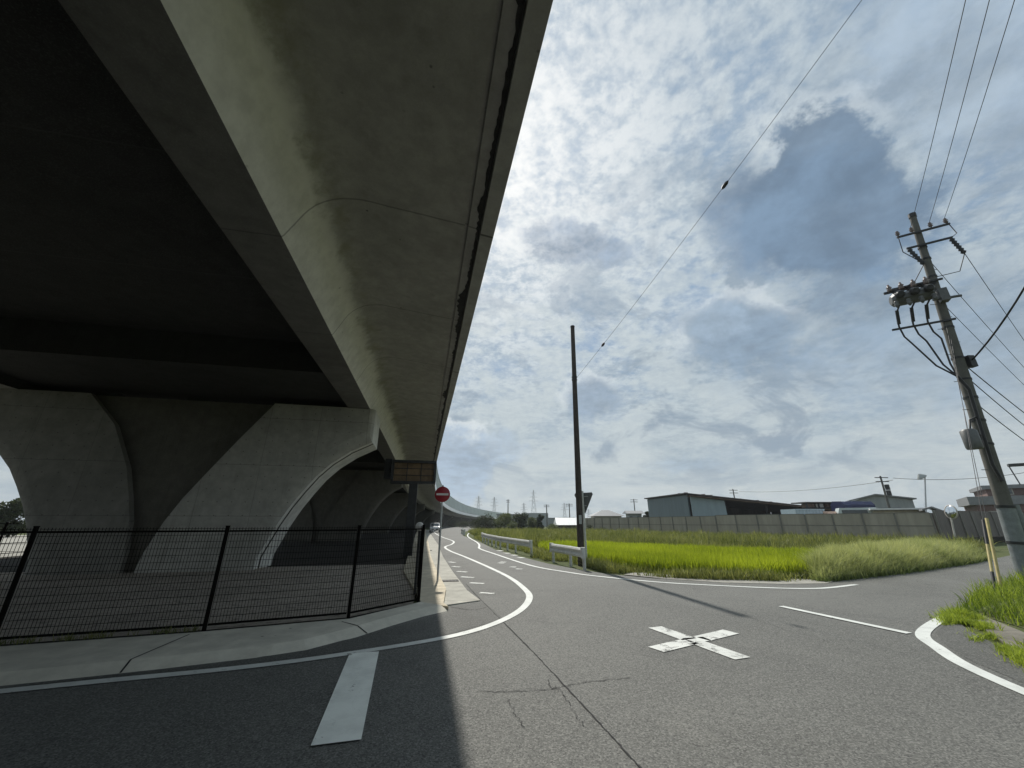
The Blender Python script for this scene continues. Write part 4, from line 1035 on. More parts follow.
# long white roofed store behind the wall
Y = 38.5; rz = R(-35); a, w = span(872, 926, Y, rz)
t = thing('store_shed', 'low store with a thin white roof edge right behind the wall', 'shed', (a.x, Y, 0), rz)
mb = MB(); mb.box((w / 2, 1.3, zat(510.5, Y) / 2), (w - .1, 2.4, zat(510.5, Y))); mb.build('wall', M['panel'], t)
mb = MB(); mb.box((w / 2, 1.2, zat(509.3, Y)), (w + .3, 3.0, .14)); mb.build('roof', M['roofpale'], t)
Y = 34.5; rz = R(-40); a, w = span(924, 951, Y, rz)
t = thing('small_shed', 'small shed with a dark sagging roof next to the white roofed store', 'shed', (a.x, Y, 0), rz)
mb = MB(); mb.box((w / 2, 1.4, zat(513, Y) / 2), (w - .3, 2.2, zat(513, Y))); mb.build('wall', M['brown_wall'], t)
mb = MB(); zt = zat(507, Y); mb.loft([[(x, y, z) for x, z in [(-.1, zt - .15), (w * .35, zt + .05), (w + .1, zt - .62), (w + .1, zt - .74), (w * .35, zt - .1), (-.1, zt - .3)]] for y in (.1, 2.8)]); mb.build('roof', M['roofgrey'], t)
# grey gabled works building
Y = 64; rz = R(-32); a, w = span(855, 916, Y, rz)
t = thing('works_building', 'pale grey gabled works building behind the leaning distant pole', 'building', (a.x, Y, 0), rz); ze, zp, ze2 = zat(501, Y), zat(493.8, Y - 5), zat(497, Y - 10)
mb = MB(); mb.loft([[(x, y, z) for x, z in [(0, 0), (w, 0), (w, ze2), (w * .42, zp), (0, ze)]] for y in (0, 14)]); wl = mb.build('wall', M['greywall'], t)
mb = MB(); mb.loft([[(x, y, z) for x, z in [(-.5, ze - .1), (w * .42, zp + .02), (w + .4, ze2 + .02), (w + .4, ze2 + .2), (w * .42, zp + .22), (-.5, ze + .1)]] for y in (-.4, 14.4)]); mb.build('roof', M['roofgrey'], t)
mb = MB(); mb.box((w * .6, -.04, ze2 - 1.6), (2.6, .06, .9)); mb.build('window', M['glass'], t)
# red brown two storey building on the right
Y = 46; rz = R(-42); a, bw = span(968, 1050, Y, rz); t = thing('brick_building', 'red brown building with flat grey roof slabs beyond the brown wall', 'building', (a.x, Y, 0), rz)
zb, zm, zt = zat(505, Y), zat(497, Y), zat(489.5, Y)
mb = MB(); mb.box((bw / 2 + .4, 5, zb / 2), (bw - .8, 9, zb)); wl = mb.build('wall', M['brick'], t)
mb = MB(); mb.box((bw / 2 + .2, 4.7, zb + .45), (bw - .2, 8.9, .9)); mb.build('roof_slab', M['roofgrey'], t)
mb = MB(); mb.box((bw / 2 + 1.0, 5.5, (zb + .9 + zt) / 2), (bw - 2.2, 8, zt - zb - .9)); mb.build('upper_wall', M['brick'], t)
mb = MB(); mb.box((bw / 2 + .9, 5.4, zt + .2), (bw - 1.8, 8.4, .4)); mb.build('upper_roof_slab', M['roofgrey'], t)
for x, z in ((2.2, zb - 1.1), (6.3, zb - 1.1), (3.4, zm + .6), (7.6, zm + .6)):
    mb = MB(); mb.box((x, .47 if z < zb else 1.47, z), (1.3, .06, .85)); wd = mb.build('window', M['creamwall'], t)
    mb = MB(); mb.box((x, .43 if z < zb else 1.43, z), (1.1, .04, .68)); mb.build('pane', M['glass'], wd)
mb = MB(); 
for x in (5.2, 6.6): mb.tube([(x, 4, zt + .5), (x - .25, 4, zt + 2.6)], .06, 6)
mb.box((5.7, 4, zt + 2.7), (1.6, .8, .3)); mb.build('rooftop_frame', M['darksteel'], t)
t = thing('parked_van', 'white vehicle front just behind the utility pole foot, by the brown wall', 'van', (33.3, 27.5, 0)) if False else None
# houses beyond the wall
def house(px0, px1, pe, pr, Y, label, wall, roof, hip=True, rz=0.0):
    a, b = P(px0, pe, Y), P(px1, pe, Y); w = b.x - a.x; t = thing('house', label, 'house', (a.x, Y, 0), rz, 'houses beyond the field'); ze, zr = a.z, zat(pr, Y); dp = w * .8
    mb = MB(); mb.box((w / 2, dp / 2, ze / 2), (w - .8, dp - .8, ze)); mb.build('wall', wall, t)
    mb = MB(); e = .3 if hip else 0
    vs = [(-.2, -.2, ze), (w + .2, -.2, ze), (w + .2, dp + .2, ze), (-.2, dp + .2, ze), (w * (.5 - .12 if hip else 0), dp / 2, zr), (w * (.5 + .12 if hip else 1), dp / 2, zr)]
    mb.add(vs, [(0, 1, 5, 4), (1, 2, 5), (2, 3, 4, 5), (3, 0, 4), (0, 3, 2, 1)]); mb.build('roof', roof, t)
    for k in (.25, .7):
        mb = MB(); mb.box((w * k, .37, ze - 1.0), (w * .16, .06, .8)); mb.build('window', M['glass'], t)
    return t
house(593, 624, 516, 509.8, 80, 'hip roofed cream house showing over the far end of the wall', M['creamwall'], M['roofgrey'])
house(627, 644, 513.5, 510.5, 84, 'flat looking house beside the shed, partly behind a dark tree', M['greywall'], M['roofgrey'], False)
house(557, 593, 525.0, 517.5, 78, 'long low house with a pale metal roof left of the dark pole', M['brown_wall'], M['roofpale'], False)
# factory on the left horizon
Y = 150; a, b = P(497, 514, Y), P(548, 514, Y); w = b.x - a.x; t = thing('factory', 'long pale grey factory block on the horizon behind the bushes', 'factory', (a.x, Y, 0))
mb = MB(); mb.box((w / 4, 10, zat(515, Y) / 2), (w / 2, 20, zat(515, Y))); mb.build('wall', M['greywall'], t)
mb = MB(); mb.box((w * .75 + .05, 10, zat(513.0, Y) / 2), (w / 2, 20, zat(513.0, Y))); mb.build('wall', M['greywall'], t)
mb = MB(); mb.box((w * .25, 10, zat(514.8, Y) + .12), (w / 2 + .5, 20.6, .3)); mb.build('roof', M['roofgrey'], t)
mb = MB()
for k in range(6): mb.box((w * (.1 + .15 * k), -.05, 2.6), (w * .07, .08, .8))
mb.build('window', M['glass'], t)
# more low town roofs along the horizon
rr = random.Random(11)
towns = ['low grey roofed block far off beyond the dark pole, leftmost of the distant row', 'low cream block in the distant row just left of the dark pole', 'small far block showing right of the dark pole']
for (px0, px1, py, Y, lb, wm) in ((546, 560, 518.5, 170, towns[0], 'greywall'), (560, 574, 518, 190, towns[1], 'creamwall'), (583, 594, 519, 160, towns[2], 'greywall')):
    a, b = P(px0, py, Y), P(px1, py, Y); w = b.x - a.x; t = thing('town_block', lb, 'building', (a.x, Y, 0), 0, 'distant town blocks'); zt = zat(py, Y)
    mb = MB(); mb.box((w / 2, 5, zt / 2), (w, 10, zt)); mb.build('wall', M[wm], t)
    mb = MB(); mb.box((w / 2, 5, zt + .15), (w + .6, 10.6, .3)); mb.build('roof', M['roofgrey'], t)

# ================================================================== PYLONS AND DISTANT POLES
def pylon(px, ptop, Y, label):
    b_ = onY(px, 522, Y); z = zat(ptop, Y); t = thing('pylon', label, 'pylon', (b_.x, Y, 0), R(rnd.uniform(-20, 20)), 'steel lattice pylons on the horizon'); wb = z * .10; k_ = .16 * Y / 500
    mb = MB(); lv = [0, .2, .38, .54, .68, .8, .9, 1.0]; wd = lambda k: wb * (1 - k) ** 1.3 + .5
    for sx_ in (-1, 1):
        for sy in (-1, 1):
            for k0, k1 in zip(lv[:-1], lv[1:]): mb.beam((sx_ * wd(k0), sy * wd(k0), z * k0), (sx_ * wd(k1), sy * wd(k1), z * k1), k_ * 1.4, k_ * 1.4)
    for k0, k1 in zip(lv[:-1], lv[1:]):
        for sy in (-1, 1):
            mb.beam((-wd(k0), sy * wd(k0), z * k0), (wd(k1), sy * wd(k1), z * k1), k_, k_); mb.beam((wd(k0), sy * wd(k0), z * k0), (-wd(k1), sy * wd(k1), z * k1), k_, k_)
    mb.build('lattice', M['pylon'], t)
    for k, w in ((.66, 6.5), (.78, 5.5), (.90, 4.5)):
        mb = MB(); mb.beam((-w, 0, z * k), (w, 0, z * k), k_ * 1.6, k_ * 1.6); mb.beam((-w, 0, z * k), (0, 0, z * k + 1.8), k_, k_); mb.beam((w, 0, z * k), (0, 0, z * k + 1.8), k_, k_); mb.build('crossarm', M['pylon'], t)
    return t
for px, pt_, Y, lb in ((478, 496, 620, 'faint lattice pylon farthest left, over the noise barrier'), (494, 497, 600, 'lattice pylon just right of the leftmost one, over the barrier end'), (534, 490, 560, 'tallest lattice pylon on the horizon above the bushes'),
                       (524, 503, 700, 'small lattice pylon close to the left of the tallest one'), (565, 503, 650, 'lattice pylon just left of the dark pole'), (589, 509, 800, 'tiny lattice pylon right of the dark pole')):
    pylon(px, pt_, Y, lb)
def far_pole(px, ptop, Y, label, lean=0.0, gear=False):
    b_ = onY(px, 522, Y); z = zat(ptop, Y, px); t = thing('distant_pole', label, 'utility pole', (b_.x, Y, 0), 0, 'utility poles in the distance')
    r_ = max(.13, Y * .0013); mb = MB(); tp = Vector((lean * z, 0, z)); mb.tube([(0, 0, 0), tp], [r_ * 1.2, r_ * .8], 8); mb.build('shaft', M['polecon'], t)
    for k, w in ((.97, .9), (.90, .9)):
        mb = MB(); mb.beam(tp * k + Vector((-w, -.1, 0)), tp * k + Vector((w, -.1, 0)), max(.09, r_ * .8), max(.09, r_ * .8)); mb.build('crossarm', M['darksteel'], t)
    if gear:
        for k in (.80, .70):
            mb = MB(); mb.tube([tp * k + Vector((.35, -.2, -.35)), tp * k + Vector((.35, -.2, .35))], .26, 10); mb.build('transformer', M['darksteel'], t)
far_pole(508, 499.5, 190, 'thin far pole between the pylons left of the factory')
far_pole(547, 504.5, 130, 'far pole at the right end of the factory')
far_pole(570, 503.5, 105, 'far pole just left of the dark pole behind the pale roof')
far_pole(636, 499, 100, 'far pole rising behind the flat looking house', 0)
far_pole(739, 489, 85, 'far pole peeking over the middle of the shed roof', 0)
far_pole(893, 476, 55, 'leaning pole with transformers behind the works building', .03, True)
for x0, x1, y0, y1, Y, Y1, lb in ((739, 893, 491.5, 480, 85, 55, 'thin far wire from the shed roof pole to the leaning pole'), (893, 1040, 478, 470, 55, 48, 'thin far wire running right from the leaning pole')):
    wire('far_wire', onY(x0, y0, Y), onY(x1, y1, Y1), .6, .03, lb, 'wire', 'thin far wires over the sheds')
# floodlight on a mast
Yf = 42.0; b_ = onY(921, 522, Yf); t = thing('floodlight', 'dish shaped floodlight on a slim mast behind the small shed', 'floodlight', (b_.x, Yf, 0)); tp = onY(922.5, 477, Yf) - b_; tp.z = zat(477, Yf, 922)
tp.x += .25
mb = MB(); mb.tube([(0, 0, 0), tp], [.09, .06], 8); mb.build('mast', M['galv'], t)
mb = MB(); mb.lathe([(.06, .35), (.16, .28), (.42, .0), (.44, -.05), (.38, -.05), (0, .12)], tp + Vector((-.45, -.1, .0)), 16, Matrix.Rotation(R(-35), 3, 'Y')); mb.build('lamp_dish', M['greypaint'], t)
mb = MB(); mb.beam(tp, tp + Vector((-.4, -.1, .15)), .06, .06); mb.build('arm', M['darksteel'], t)

# ================================================================== CARS
def car(loc, rz, label, paintmat, group=None):
    t = thing('car', label, 'car', loc, rz, group)
    prof_ = [(-2.0, .35), (-2.02, .62), (-1.95, .82), (-1.1, .95), (-.55, 1.38), (.2, 1.48), (1.1, 1.46), (1.75, 1.05), (2.0, .95), (2.02, .4)]
    mb = MB(); ws = [(-.80, .92), (-.74, 1.0), (.74, 1.0), (.80, .92)]
    rings = []
    for w, k in ((-.82, .0), (-.76, .03), (.76, .03), (.82, .0)):
        rings.append([(w * (1 - .16 * max(0, (z - .9) / .6)), y, z) for y, z in prof_])
    mb.loft(rings); bd = mb.build('body', paintmat, t)
    mb = MB(); mb.add([(-.66, -1.02, 1.0), (.66, -1.02, 1.0), (.58, -.60, 1.36), (-.58, -.60, 1.36)], [(0, 1, 2, 3)]); 
    for v in range(len(mb.v)): mb.v[v] = (mb.v[v][0], mb.v[v][1] - .02, mb.v[v][2] + .03)
    mb.build('windscreen', M['glass'], t)
    for sx_ in (-1, 1):
        mb = MB(); mb.add([(sx_ * .815, -.85, 1.0), (sx_ * .815, 1.45, 1.0), (sx_ * .735, 1.05, 1.38), (sx_ * .745, -.45, 1.36)], [(0, 1, 2, 3)]); mb.build('side_window', M['glass'], t)
        mb = MB(); mb.box((sx_ * .58, -2.0, .72), (.32, .08, .16)); mb.build('headlight', M['lampglass'], t)
        for y in (-1.25, 1.25):
            mb = MB(); mb.tube([(sx_ * .68, y, .31), (sx_ * .84, y, .31)], .31, 18); wh = mb.build('tyre', M['tyre'], t)
            mb = MB(); mb.tube([(sx_ * .83, y, .31), (sx_ * .85, y, .31)], .19, 14); mb.build('rim', M['rim'], wh)
    mb = MB(); mb.box((0, -2.03, .5), (1.0, .05, .16)); mb.build('grille', M['darksteel'], t)
    mb = MB(); mb.box((0, -2.06, .46), (.33, .02, .16)); mb.build('number_plate', M['white'], t)
    return t
cxy = G(434.5, 532.2)
car((cxy[0], cxy[1], 0), R(12), 'silver car driving towards us on the far bend under the deck edge', M['carpaint'])
cq = D2(-6.62, 18.9)
t = thing('wrapped_bundle', 'white wrapped bundles lying low in the shade behind the foot of the nearest arch', 'bundle', (*cq, 0), R(20))
for k, (x, y, z, a_, b_, c_) in enumerate(((0, 0, .17, .62, .42, .30), (.08, .03, .44, .5, .36, .2), (-.5, .2, .14, .4, .35, .26))):
    seg_ = []
    for i in range(7):
        q = -1 + 2 * i / 6; w_ = (1 - q * q * q * q * .7)
        seg_.append([(x + q * a_ / 2, y + math.cos(u_) * b_ / 2 * w_, z + math.sin(u_) * c_ / 2 * w_ + .02 * math.sin(5 * q + u_ * 2)) for u_ in [2 * math.pi * v_ / 12 for v_ in range(12)]])
    mb = MB(); mb.loft(seg_, True, True, True); mb.build('bundle', M['carwhite'], t)

# ================================================================== VEGETATION
def blades(name, pts, h, w, mat, seed, lean=.35, parent=None, segs=3, tint=None, curve=.5, z0=None, grad=None):
    """one mesh of single blades; pts (n,2), h and w arrays"""
    rg = np.random.default_rng(seed); n = len(pts); h = np.broadcast_to(h, n); w = np.broadcast_to(w, n)
    az = rg.uniform(0, 2 * np.pi, n); ln = np.abs(rg.normal(0, lean, n)); fac = rg.uniform(0, 2 * np.pi, n)
    dx, dy = np.cos(az), np.sin(az); wx, wy = np.cos(fac), np.sin(fac); z0 = np.zeros(n) if z0 is None else z0
    V = np.zeros((n, 2 * segs + 1, 3), np.float32)
    for s_ in range(segs + 1):
        k = s_ / segs; off = ln * h * (k * (1 - curve) + curve * k * k); zz_ = h * k * (1 - .25 * ln * k * k); ww = w * (1 - k) ** .7 / 2
        c = np.stack([pts[:, 0] + dx * off, pts[:, 1] + dy * off, z0 + zz_], 1)
        if s_ < segs:
            V[:, 2 * s_] = c - np.stack([wx * ww, wy * ww, 0 * ww], 1); V[:, 2 * s_ + 1] = c + np.stack([wx * ww, wy * ww, 0 * ww], 1)
        else: V[:, 2 * segs] = c
    nv = 2 * segs + 1; base = (np.arange(n) * nv)[:, None]
    quads = np.concatenate([base + np.array([2 * s_, 2 * s_ + 1, 2 * s_ + 3, 2 * s_ + 2]) for s_ in range(segs - 1)], 1).reshape(n, -1)
    tri = base + np.array([2 * segs - 2, 2 * segs - 1, 2 * segs])
    loops = np.concatenate([quads, tri], 1).reshape(-1); per = np.array([4] * (segs - 1) + [3]); tot = np.tile(per, n); st = np.concatenate([[0], np.cumsum(tot)[:-1]])
    me = bpy.data.meshes.new(name); me.vertices.add(n * nv); me.vertices.foreach_set('co', V.reshape(-1))
    me.loops.add(len(loops)); me.loops.foreach_set('vertex_index', loops.astype(np.int32))
    me.polygons.add(len(tot)); me.polygons.foreach_set('loop_start', st.astype(np.int32)); me.polygons.foreach_set('loop_total', tot.astype(np.int32))
    me.update(calc_edges=True)
    at = me.attributes.new('tint', 'FLOAT', 'POINT'); tv = rg.uniform(0, 1, n) if tint is None else tint
    at.data.foreach_set('value', (np.repeat(np.clip(tv, 0, 1), nv) if grad is None else np.clip(tv[:, None] * (grad + (1 - grad) * np.array([q // 2 / segs for q in range(nv)]) ** 1.3)[None, :], 0, 1).reshape(-1)).astype(np.float32))
    me.materials.append(mat); o = bpy.data.objects.new(name, me); COL.objects.link(o); return o
def in_poly(P_, poly):
    x, y = P_[:, 0], P_[:, 1]; ins = np.zeros(len(P_), bool); n = len(poly)
    for i in range(n):
        (x0, y0), (x1, y1) = poly[i], poly[(i + 1) % n]; c = ((y0 > y) != (y1 > y)); xs = (x1 - x0) * (y - y0) / (y1 - y0 + 1e-12) + x0; ins ^= c & (x < xs)
    return ins
def scatter(poly, n, seed, falloff=True):
    """points in a polygon, thinning with distance from the road corner"""
    rg = np.random.default_rng(seed); a = np.array(poly); lo, hi = a.min(0), a.max(0); out = np.zeros((0, 2))
    while len(out) < n:
        p = rg.uniform(lo, hi, (n * 3, 2)); p = p[in_poly(p, poly)]
        if falloff:
            d = np.hypot(p[:, 0], p[:, 1]); p = p[rg.uniform(0, 1, len(p)) < np.clip((14.0 / d) ** 1.3, .02, 1)]
        out = np.concatenate([out, p])
    return out[:n]
def field_noise(p, s, seed):
    r_ = np.random.default_rng(seed); v = np.zeros(len(p))
    for k in range(6):
        a, ph = r_.uniform(0, 6.28), r_.uniform(0, 6.28); f = s * 1.7 ** (k * .6); v += np.sin((p[:, 0] * np.cos(a) + p[:, 1] * np.sin(a)) * f + ph)
    return v / 6
def edge_dist(p, line):
    d = np.full(len(p), 9.0)
    for a, b in zip(line[:-1], line[1:]):
        a, b = np.array(a), np.array(b); ab = b - a; k = np.clip(((p - a) @ ab) / (ab @ ab), 0, 1); d = np.minimum(d, np.hypot(*(p - a - k[:, None] * ab).T))
    return d
def dist_of(p): return np.hypot(p[:, 0], p[:, 1])

paddy = [(3.9, 15.2), (5.2, 13.9), (7.2, 13.1), (9.3, 13.0), (12.0, 14.3), (16.6, 17.6), (13.5, 19.5), (9.0, 22.5), (5.4, 26.0), (1.9, 27.5), (1.6, 24), (2.6, 21), (3.3, 17.2)]
sheet('paddy_mud', paddy, .0, M['mud'])
p = scatter(paddy, 90000, 1); p[:, 0] += .0
# transplanted rows: snap loosely to hills
rg = np.random.default_rng(2); hills = np.round(p / .17) * .17 + rg.normal(0, .035, p.shape)
hh = .52 * (1 + .16 * field_noise(hills, 1.1, 3)) * rg.uniform(.60, 1.15, len(p)); ww = .011 + .0011 * dist_of(hills)
o = blades('rice_plants', hills, hh, ww, M['rice'], 4, .30, tint=.5 + .35 * field_noise(hills, .5, 5) + rg.normal(0, .2, len(p)))
tag(o, 'bright yellow green rice growing in the field beside the road', 'rice', kind='stuff')

# pale seeding grass on the corner of the side road
tall = [(8.75, 12.2), (12.6, 14.0), (18.1, 17.0), (21.3, 18.9), (20.4, 21.0), (17.0, 18.6), (12.2, 15.4), (9.5, 13.3)]
p = scatter(tall, 90000, 11); rg = np.random.default_rng(12)
dr = edge_dist(p, tall[:4]); p[:, :] += (rg.normal(0, .10, p.shape) * (dr < .5)[:, None]); hf = .86 * (1 + .30 * field_noise(p, 1.5, 13)) * rg.uniform(.40, 1.12, len(p)) ** .8 * np.clip(.35 + dr * 1.3, .35, 1)
o = blades('tall_grass', p, hf, .005 + .00055 * dist_of(p), M['seedgrass'], 14, .50, tint=np.clip(.30 + .55 * rg.beta(1.5, 1.5, len(p)) + .25 * field_noise(p, .8, 15), .05, 1), grad=.15)
tag(o, 'pale feathery seeding grass on the corner of the side road', 'tall grass', kind='stuff')
# rough weeds between the paddy and the wall
rough = [(13.7, 19.7), (17.0, 18.0), (19.5, 19.6), (29, 25), (31.2, 30.0), (21.3, 42.6), (11, 66.5), (-1, 66), (-7, 66), (-4.5, 50), (-1.8, 38), (1.0, 27.9), (5.6, 26.3), (9.2, 22.8)]
p = scatter(rough, 90000, 21); rg = np.random.default_rng(22); fn = .6 * field_noise(p, .5, 23) + .7 * field_noise(p, 1.5, 26)
o = blades('rough_weeds', p, .62 * (1 + .85 * fn) * rg.uniform(.4, 1.25, len(p)), .012 + .0014 * dist_of(p), M['weed'], 24, .45, tint=.45 + .35 * fn + .4 * field_noise(p, .6, 25) + rg.normal(0, .2, len(p)))
tag(o, 'rough mixed weeds between the rice field and the panel wall', 'weeds', kind='stuff')
# grass strip at the road edge and under the guardrails
edge = [(2.55, 15.5), (3.3, 14.15), (4.5, 13.05), (6.0, 12.45), (7.8, 12.15), (8.8, 12.2), (9.4, 13.05), (7.2, 13.2), (5.2, 14.0), (3.9, 15.3), (3.2, 17.3), (2.3, 21), (1.5, 24), (1.0, 28), (-1.8, 38), (-3.2, 45), (-4.2, 45), (-2.4, 35), (-1.4, 29), (-.1, 24), (.9, 20.2), (1.9, 17.2)]
p = scatter(edge, 26000, 31); rg = np.random.default_rng(32); fn = field_noise(p, 1.6, 33); keep = fn + rg.normal(0, .15, len(p)) > np.where(p[:, 0] > 3.4, .05, -.22); keep &= (edge_dist(p, [(2.52, 15.0), (2.22, 16.3), (1.72, 18.0)]) > .5) & (edge_dist(p, [(.92, 20.9), (.15, 23.5), (-.80, 26.8), (-1.85, 31.5), (-2.6, 36)]) > .5); p = p[keep]; fn = fn[keep]
o = blades('road_edge_grass', p, .24 * (1 + .7 * fn) * rg.uniform(.4, 1.4, len(p)), .010 + .0009 * dist_of(p), M['weed'], 34, .6, tint=.55 + .3 * fn + rg.normal(0, .25, len(p)))
tag(o, 'patchy grass along the road edge under the guardrails', 'grass', kind='stuff')
# verge on the right corner: low bank with thick grass
bank = MB(); bp = [(7.75, 7.8), (8.5, 8.3), (10.0, 9.45), (13.2, 11.6), (18, 14.0), (27, 18.2), (30, 10), (22, 5.5), (12, 3.2), (7.6, 4.9), (8.0, 6.5), (8.5, 7.85)]
cx_, cy_ = 15.5, 10.2
inn_ = [(x + (cx_ - x) * .22, y + (cy_ - y) * .22) for x, y in bp]
bank.loft([[(x, y, -.01) for x, y in bp], [(x, y, .14) for x, y in inn_]], False, True)
tag(bank.build('bank', M['land']), kind='structure')
def bank_z(p):
    # distance to the outline sets the height
    d = np.full(len(p), 9.0)
    for i in range(len(bp)):
        a, b = np.array(bp[i]), np.array(bp[(i + 1) % len(bp)]); ab = b - a; k = np.clip(((p - a) @ ab) / (ab @ ab), 0, 1); d = np.minimum(d, np.hypot(*(p - a - k[:, None] * ab).T))
    return np.clip(d * .06, 0, .14) - .02
p = scatter(bp, 52000, 41); rg = np.random.default_rng(42); fn = field_noise(p, 1.3, 43)
o = blades('verge_grass', p, .31 * (1 + .5 * fn) * rg.uniform(.35, 1.35, len(p)), .009 + .0006 * dist_of(p), M['verge'], 44, .5, tint=.45 + .3 * fn + rg.normal(0, .25, len(p)), z0=bank_z(p))
tag(o, 'thick green grass on the corner bank round the utility pole', 'grass', kind='stuff')
low = [(7.45, 7.62), (7.0, 6.89), (6.61, 6.2), (6.0, 5.2), (5.7, 4.2), (5.95, 4.2), (6.55, 5.76), (7.25, 6.74), (7.95, 7.5), (8.3, 7.85), (8.2, 8.1), (7.8, 7.85)]
p = scatter(low, 12000, 51); rg = np.random.default_rng(52); p = p + rg.normal(0, .09, p.shape); fn = field_noise(p, 3.4, 53); keep = fn + rg.normal(0, .1, len(p)) > .02; p = p[keep]; fn = fn[keep]
o = blades('creeping_weeds', p, .09 * (1 + .7 * fn) * rg.uniform(.4, 1.4, len(p)), .013, M['verge'], 54, .8, tint=.7 + .3 * fn + rg.normal(0, .2, len(p)))
tag(o, 'low bright weeds along the concrete strip at the right kerb', 'weeds', kind='stuff')
south = [(7.0, 4.7), (6.55, 3.9), (5.8, 3.6), (6.6, -4), (15, -5), (20, 4.6), (12, 3.3), (7.7, 5.0)]
p = scatter(south, 20000, 56, False); rg = np.random.default_rng(57); fn = field_noise(p, 1.3, 58)
o = blades('mown_grass', p, .2 * (1 + .5 * fn) * rg.uniform(.4, 1.3, len(p)), .016, M['verge'], 59, .6, tint=.5 + .3 * fn + rg.normal(0, .2, len(p)))
tag(o, 'shorter grass beside the curved white line, past the concrete strip', 'grass', kind='stuff')
# little tufts at the foot of the fence and along the apron
rg = np.random.default_rng(61); k = rg.uniform(0, 1, 900); a_, b_ = np.array([-7.0, 5.95]), np.array([-4.7, 6.72]); p = a_ + k[:, None] * (b_ - a_) + rg.normal(0, .05, (900, 2)); p = p[np.sin(k * 17) + np.sin(k * 41) > .0]
o = blades('fence_tufts', p, rg.uniform(.03, .11, len(p)), .009, M['weed'], 62, .7, z0=np.full(len(p), .06)); tag(o, 'small tufts of weed at the foot of the mesh fence', 'weeds', kind='stuff')

# trees and shrubs: tapered trunk, limbs, crown of separate leaves in clumps
def tree(loc, h, wd, label, seed, mat='leaf', n=5200, low=.06, name='tree', group='bushy trees beyond the field', leaf=None, narrow=1.0):
    rg = np.random.default_rng(seed); t = thing(name, label, 'tree' if name == 'tree' else 'shrub', (*loc, 0), 0, group)
    mb = MB(); mb.tube([(0, 0, -.1), (rg.uniform(-.1, .1), 0, h * .35), (rg.uniform(-.2, .2), 0, h * .7)], [h * .035, h * .026, h * .012], 8)
    tips = []
    for k in range(9):
        a = rg.uniform(0, 6.28); z = h * rg.uniform(.45, .92); r_ = wd * .38 * rg.uniform(.4, 1) * (1 - max(0, z / h - .6)); q = Vector((math.cos(a) * r_, math.sin(a) * r_, z)); tips.append(q)
        mb.tube([(0, 0, z * .55), q * .6 + Vector((0, 0, z * .12)), q], [h * .014, h * .009, h * .004], 6)
    mb.build('trunk', M['bark'], t)
    nc = 24; C = []
    for k in range(nc):
        z = h * (low + (1 - low) * rg.uniform(.08, .93)); zz_ = (z / h - low) / (1 - low); rmax = wd / 2 * (math.sin(math.pi * (zz_ * .85 + .12)) ** .7) * narrow; a = rg.uniform(0, 6.28); r_ = rmax * math.sqrt(rg.uniform(.05, 1)) * .75
        C.append((math.cos(a) * r_, math.sin(a) * r_, z, wd * rg.uniform(.14, .25)))
    C = np.array(C); idx = rg.integers(0, nc, n); u = rg.normal(0, 1, (n, 3)); u /= np.linalg.norm(u, axis=1)[:, None]; rad = C[idx, 3] * rg.uniform(.35, 1.05, n) ** .6
    pos = C[idx, :3] + u * rad[:, None] * np.array([1, 1, .85]); pos[:, 2] = np.maximum(pos[:, 2], .05)
    ls = (leaf or h * .035); nd = rg.normal(0, 1, (n, 3)); nd /= np.linalg.norm(nd, axis=1)[:, None]; e1 = np.cross(nd, rg.normal(0, 1, (n, 3))); e1 /= np.linalg.norm(e1, axis=1)[:, None]; e2 = np.cross(nd, e1)
    s_ = ls * rg.uniform(.6, 1.4, n)[:, None]; V = np.stack([pos - e1 * s_, pos + e2 * s_ * .55, pos + e1 * s_, pos - e2 * s_ * .55], 1)
    me = bpy.data.meshes.new('crown'); me.vertices.add(n * 4); me.vertices.foreach_set('co', V.reshape(-1).astype(np.float32)); me.loops.add(n * 4); me.loops.foreach_set('vertex_index', np.arange(n * 4, dtype=np.int32)); me.polygons.add(n); me.polygons.foreach_set('loop_start', np.arange(0, n * 4, 4, dtype=np.int32)); me.polygons.foreach_set('loop_total', np.full(n, 4, np.int32)); me.update(calc_edges=True)
    at = me.attributes.new('tint', 'FLOAT', 'POINT'); cl_ = rg.uniform(.1, .9, nc)[idx] * .6 + rg.uniform(0, .4, n); at.data.foreach_set('value', np.repeat(cl_, 4).astype(np.float32)); me.materials.append(M[mat])
    o = bpy.data.objects.new('crown', me); COL.objects.link(o); o.parent = t; return t
def tree_px(px, pbase, ptop, wpx, Y, label, seed, **kw):
    b_ = onY(px, pbase, Y); h = zat(ptop, Y, px); wd = wpx / 385. * Y * 1.0; return tree((b_.x, Y), h, wd, label, seed, **kw)
tree_px(486, 530, 516, 22, 82, 'round dark bush where the far barrier ends', 71)
tree_px(504, 530, 515, 24, 88, 'mid green bush right of the dark round one', 72, mat='leaf_pale')
tree_px(521, 530, 514.5, 20, 80, 'dark dense tree in front of the factory middle', 73)
tree_px(533, 530, 518, 14, 84, 'paler shrub between the two dark trees by the factory', 74, mat='leaf_pale')
tree_px(541, 530, 513.5, 9, 82, 'narrow upright dark tree at the factory right end', 75, low=.05, narrow=.9)
tree_px(512, 531, 522.5, 12, 76, 'low pale bush at the foot of the factory trees', 76, mat='leaf_pale', name='shrub')
tree_px(648, 520, 510.5, 8, 82, 'dark tree squeezed between the house and the shed', 77)
tree_px(553, 531, 524.5, 14, 74, 'low green bush left of the pale metal roof', 78, mat='leaf_pale', name='shrub')
tree_px(603, 534, 527.5, 10, 55, 'dark brown green shrub at the far end of the panel wall', 79, name='shrub', n=1500)
tree_px(590, 532, 525.5, 9, 62, 'small dark shrub right beside the dark pole', 80, name='shrub', n=1500)
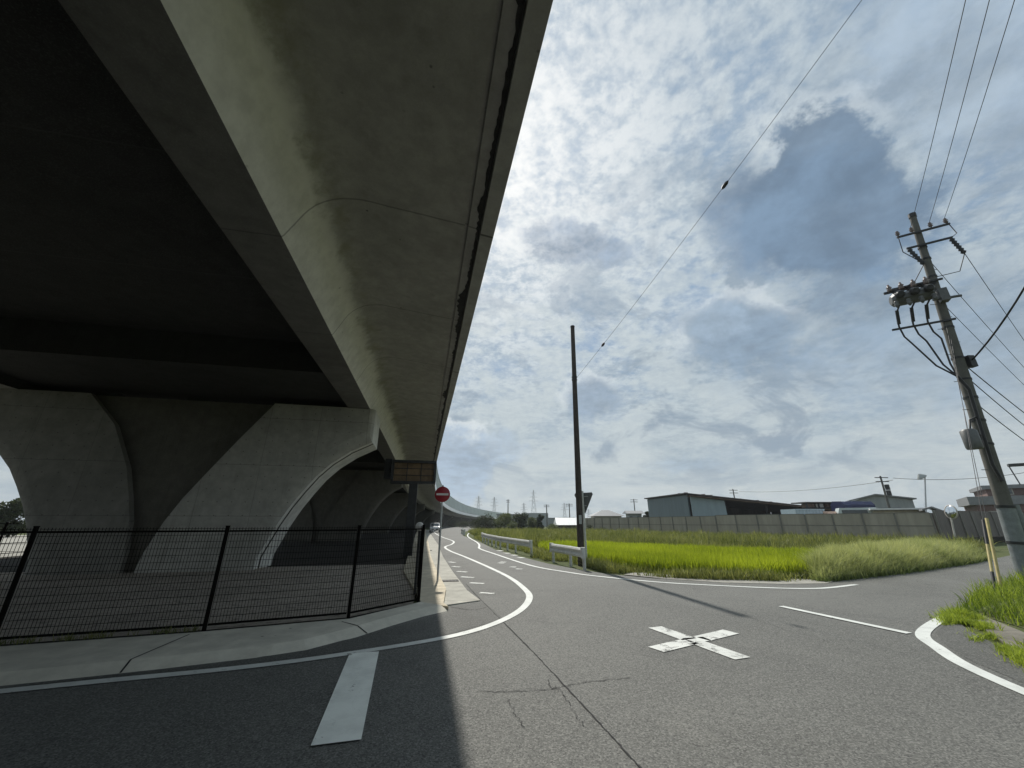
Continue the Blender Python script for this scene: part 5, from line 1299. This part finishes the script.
tree_px(476, 531, 524, 12, 90, 'low scrub on the bend past the farthest guardrail', 81, name='shrub', n=1500)
tree_px(575, 531, 527, 12, 66, 'low hedge bush behind the dark pole', 82, mat='leaf_pale', name='shrub', n=1500)
for k_, (px, Y, wpx, pt_, lb) in enumerate(((452, 135, 12, 521, 'dark scrub under the far deck, leftmost of three'), (463, 128, 13, 521.5, 'dark scrub under the far deck, middle of three'), (474, 118, 13, 521, 'dark scrub under the far deck, rightmost of three'))):
    tree_px(px, 528, pt_, wpx, Y, lb, 101 + k_, name='shrub', group='scrub under the far deck', low=.02)
# seen under the left arch: fence, trees, pale yard
for px, h, wd, lb, sd in ((-6, 3.4, 4.2, 'dark tree seen through the left arch, leftmost', 91), (22, 3.9, 3.6, 'dark tree seen through the left arch beside the pier', 92), (-40, 4.2, 5, 'tree beyond the yard left of the arch opening', 93)):
    d = ray(px, 500); k = 46.0 / d[1]; tree((d[0] * k, 46.0), h, wd, lb, sd, group='trees beyond the yard')
d0 = Vector((*D2(-19.2, 12), 0)); d1 = Vector((*D2(-19.2, 46), 0)); dd = d1 - d0; Ld = dd.length; rz = math.atan2(dd.y, dd.x)
t = thing('yard_fence', 'dark wire fence seen through the left arch at the far side of the viaduct', 'fence', d0, rz)
for i in range(18):
    mb = MB(); mb.tube([(Ld * i / 17, 0, 0), (Ld * i / 17, 0, 1.6)], .045, 8); mb.build('post', M['fence'], t)
for z in (.2, .65, 1.1, 1.52):
    mb = MB(); mb.beam((0, 0, z), (Ld, 0, z), .03, .03); mb.build('rail', M['fence'], t)

# ================================================================== the summer haze in the air
mb = MB(); mb.box((0, 480, 31), (3000, 1240, 66)); hz_ = mb.build('haze', M['white']); tag(hz_, kind='stuff')
m = bpy.data.materials.new('haze air'); m.use_nodes = True; t = NT(m.node_tree); t.n.clear()
v = t.node('ShaderNodeVolumePrincipled'); v.inputs['Color'].default_value = (.80, .86, .92, 1); v.inputs['Density'].default_value = .0004; v.inputs['Anisotropy'].default_value = .3
o = t.node('ShaderNodeOutputMaterial'); t.l.new(v.outputs[0], o.inputs['Volume']); hz_.data.materials[0] = m
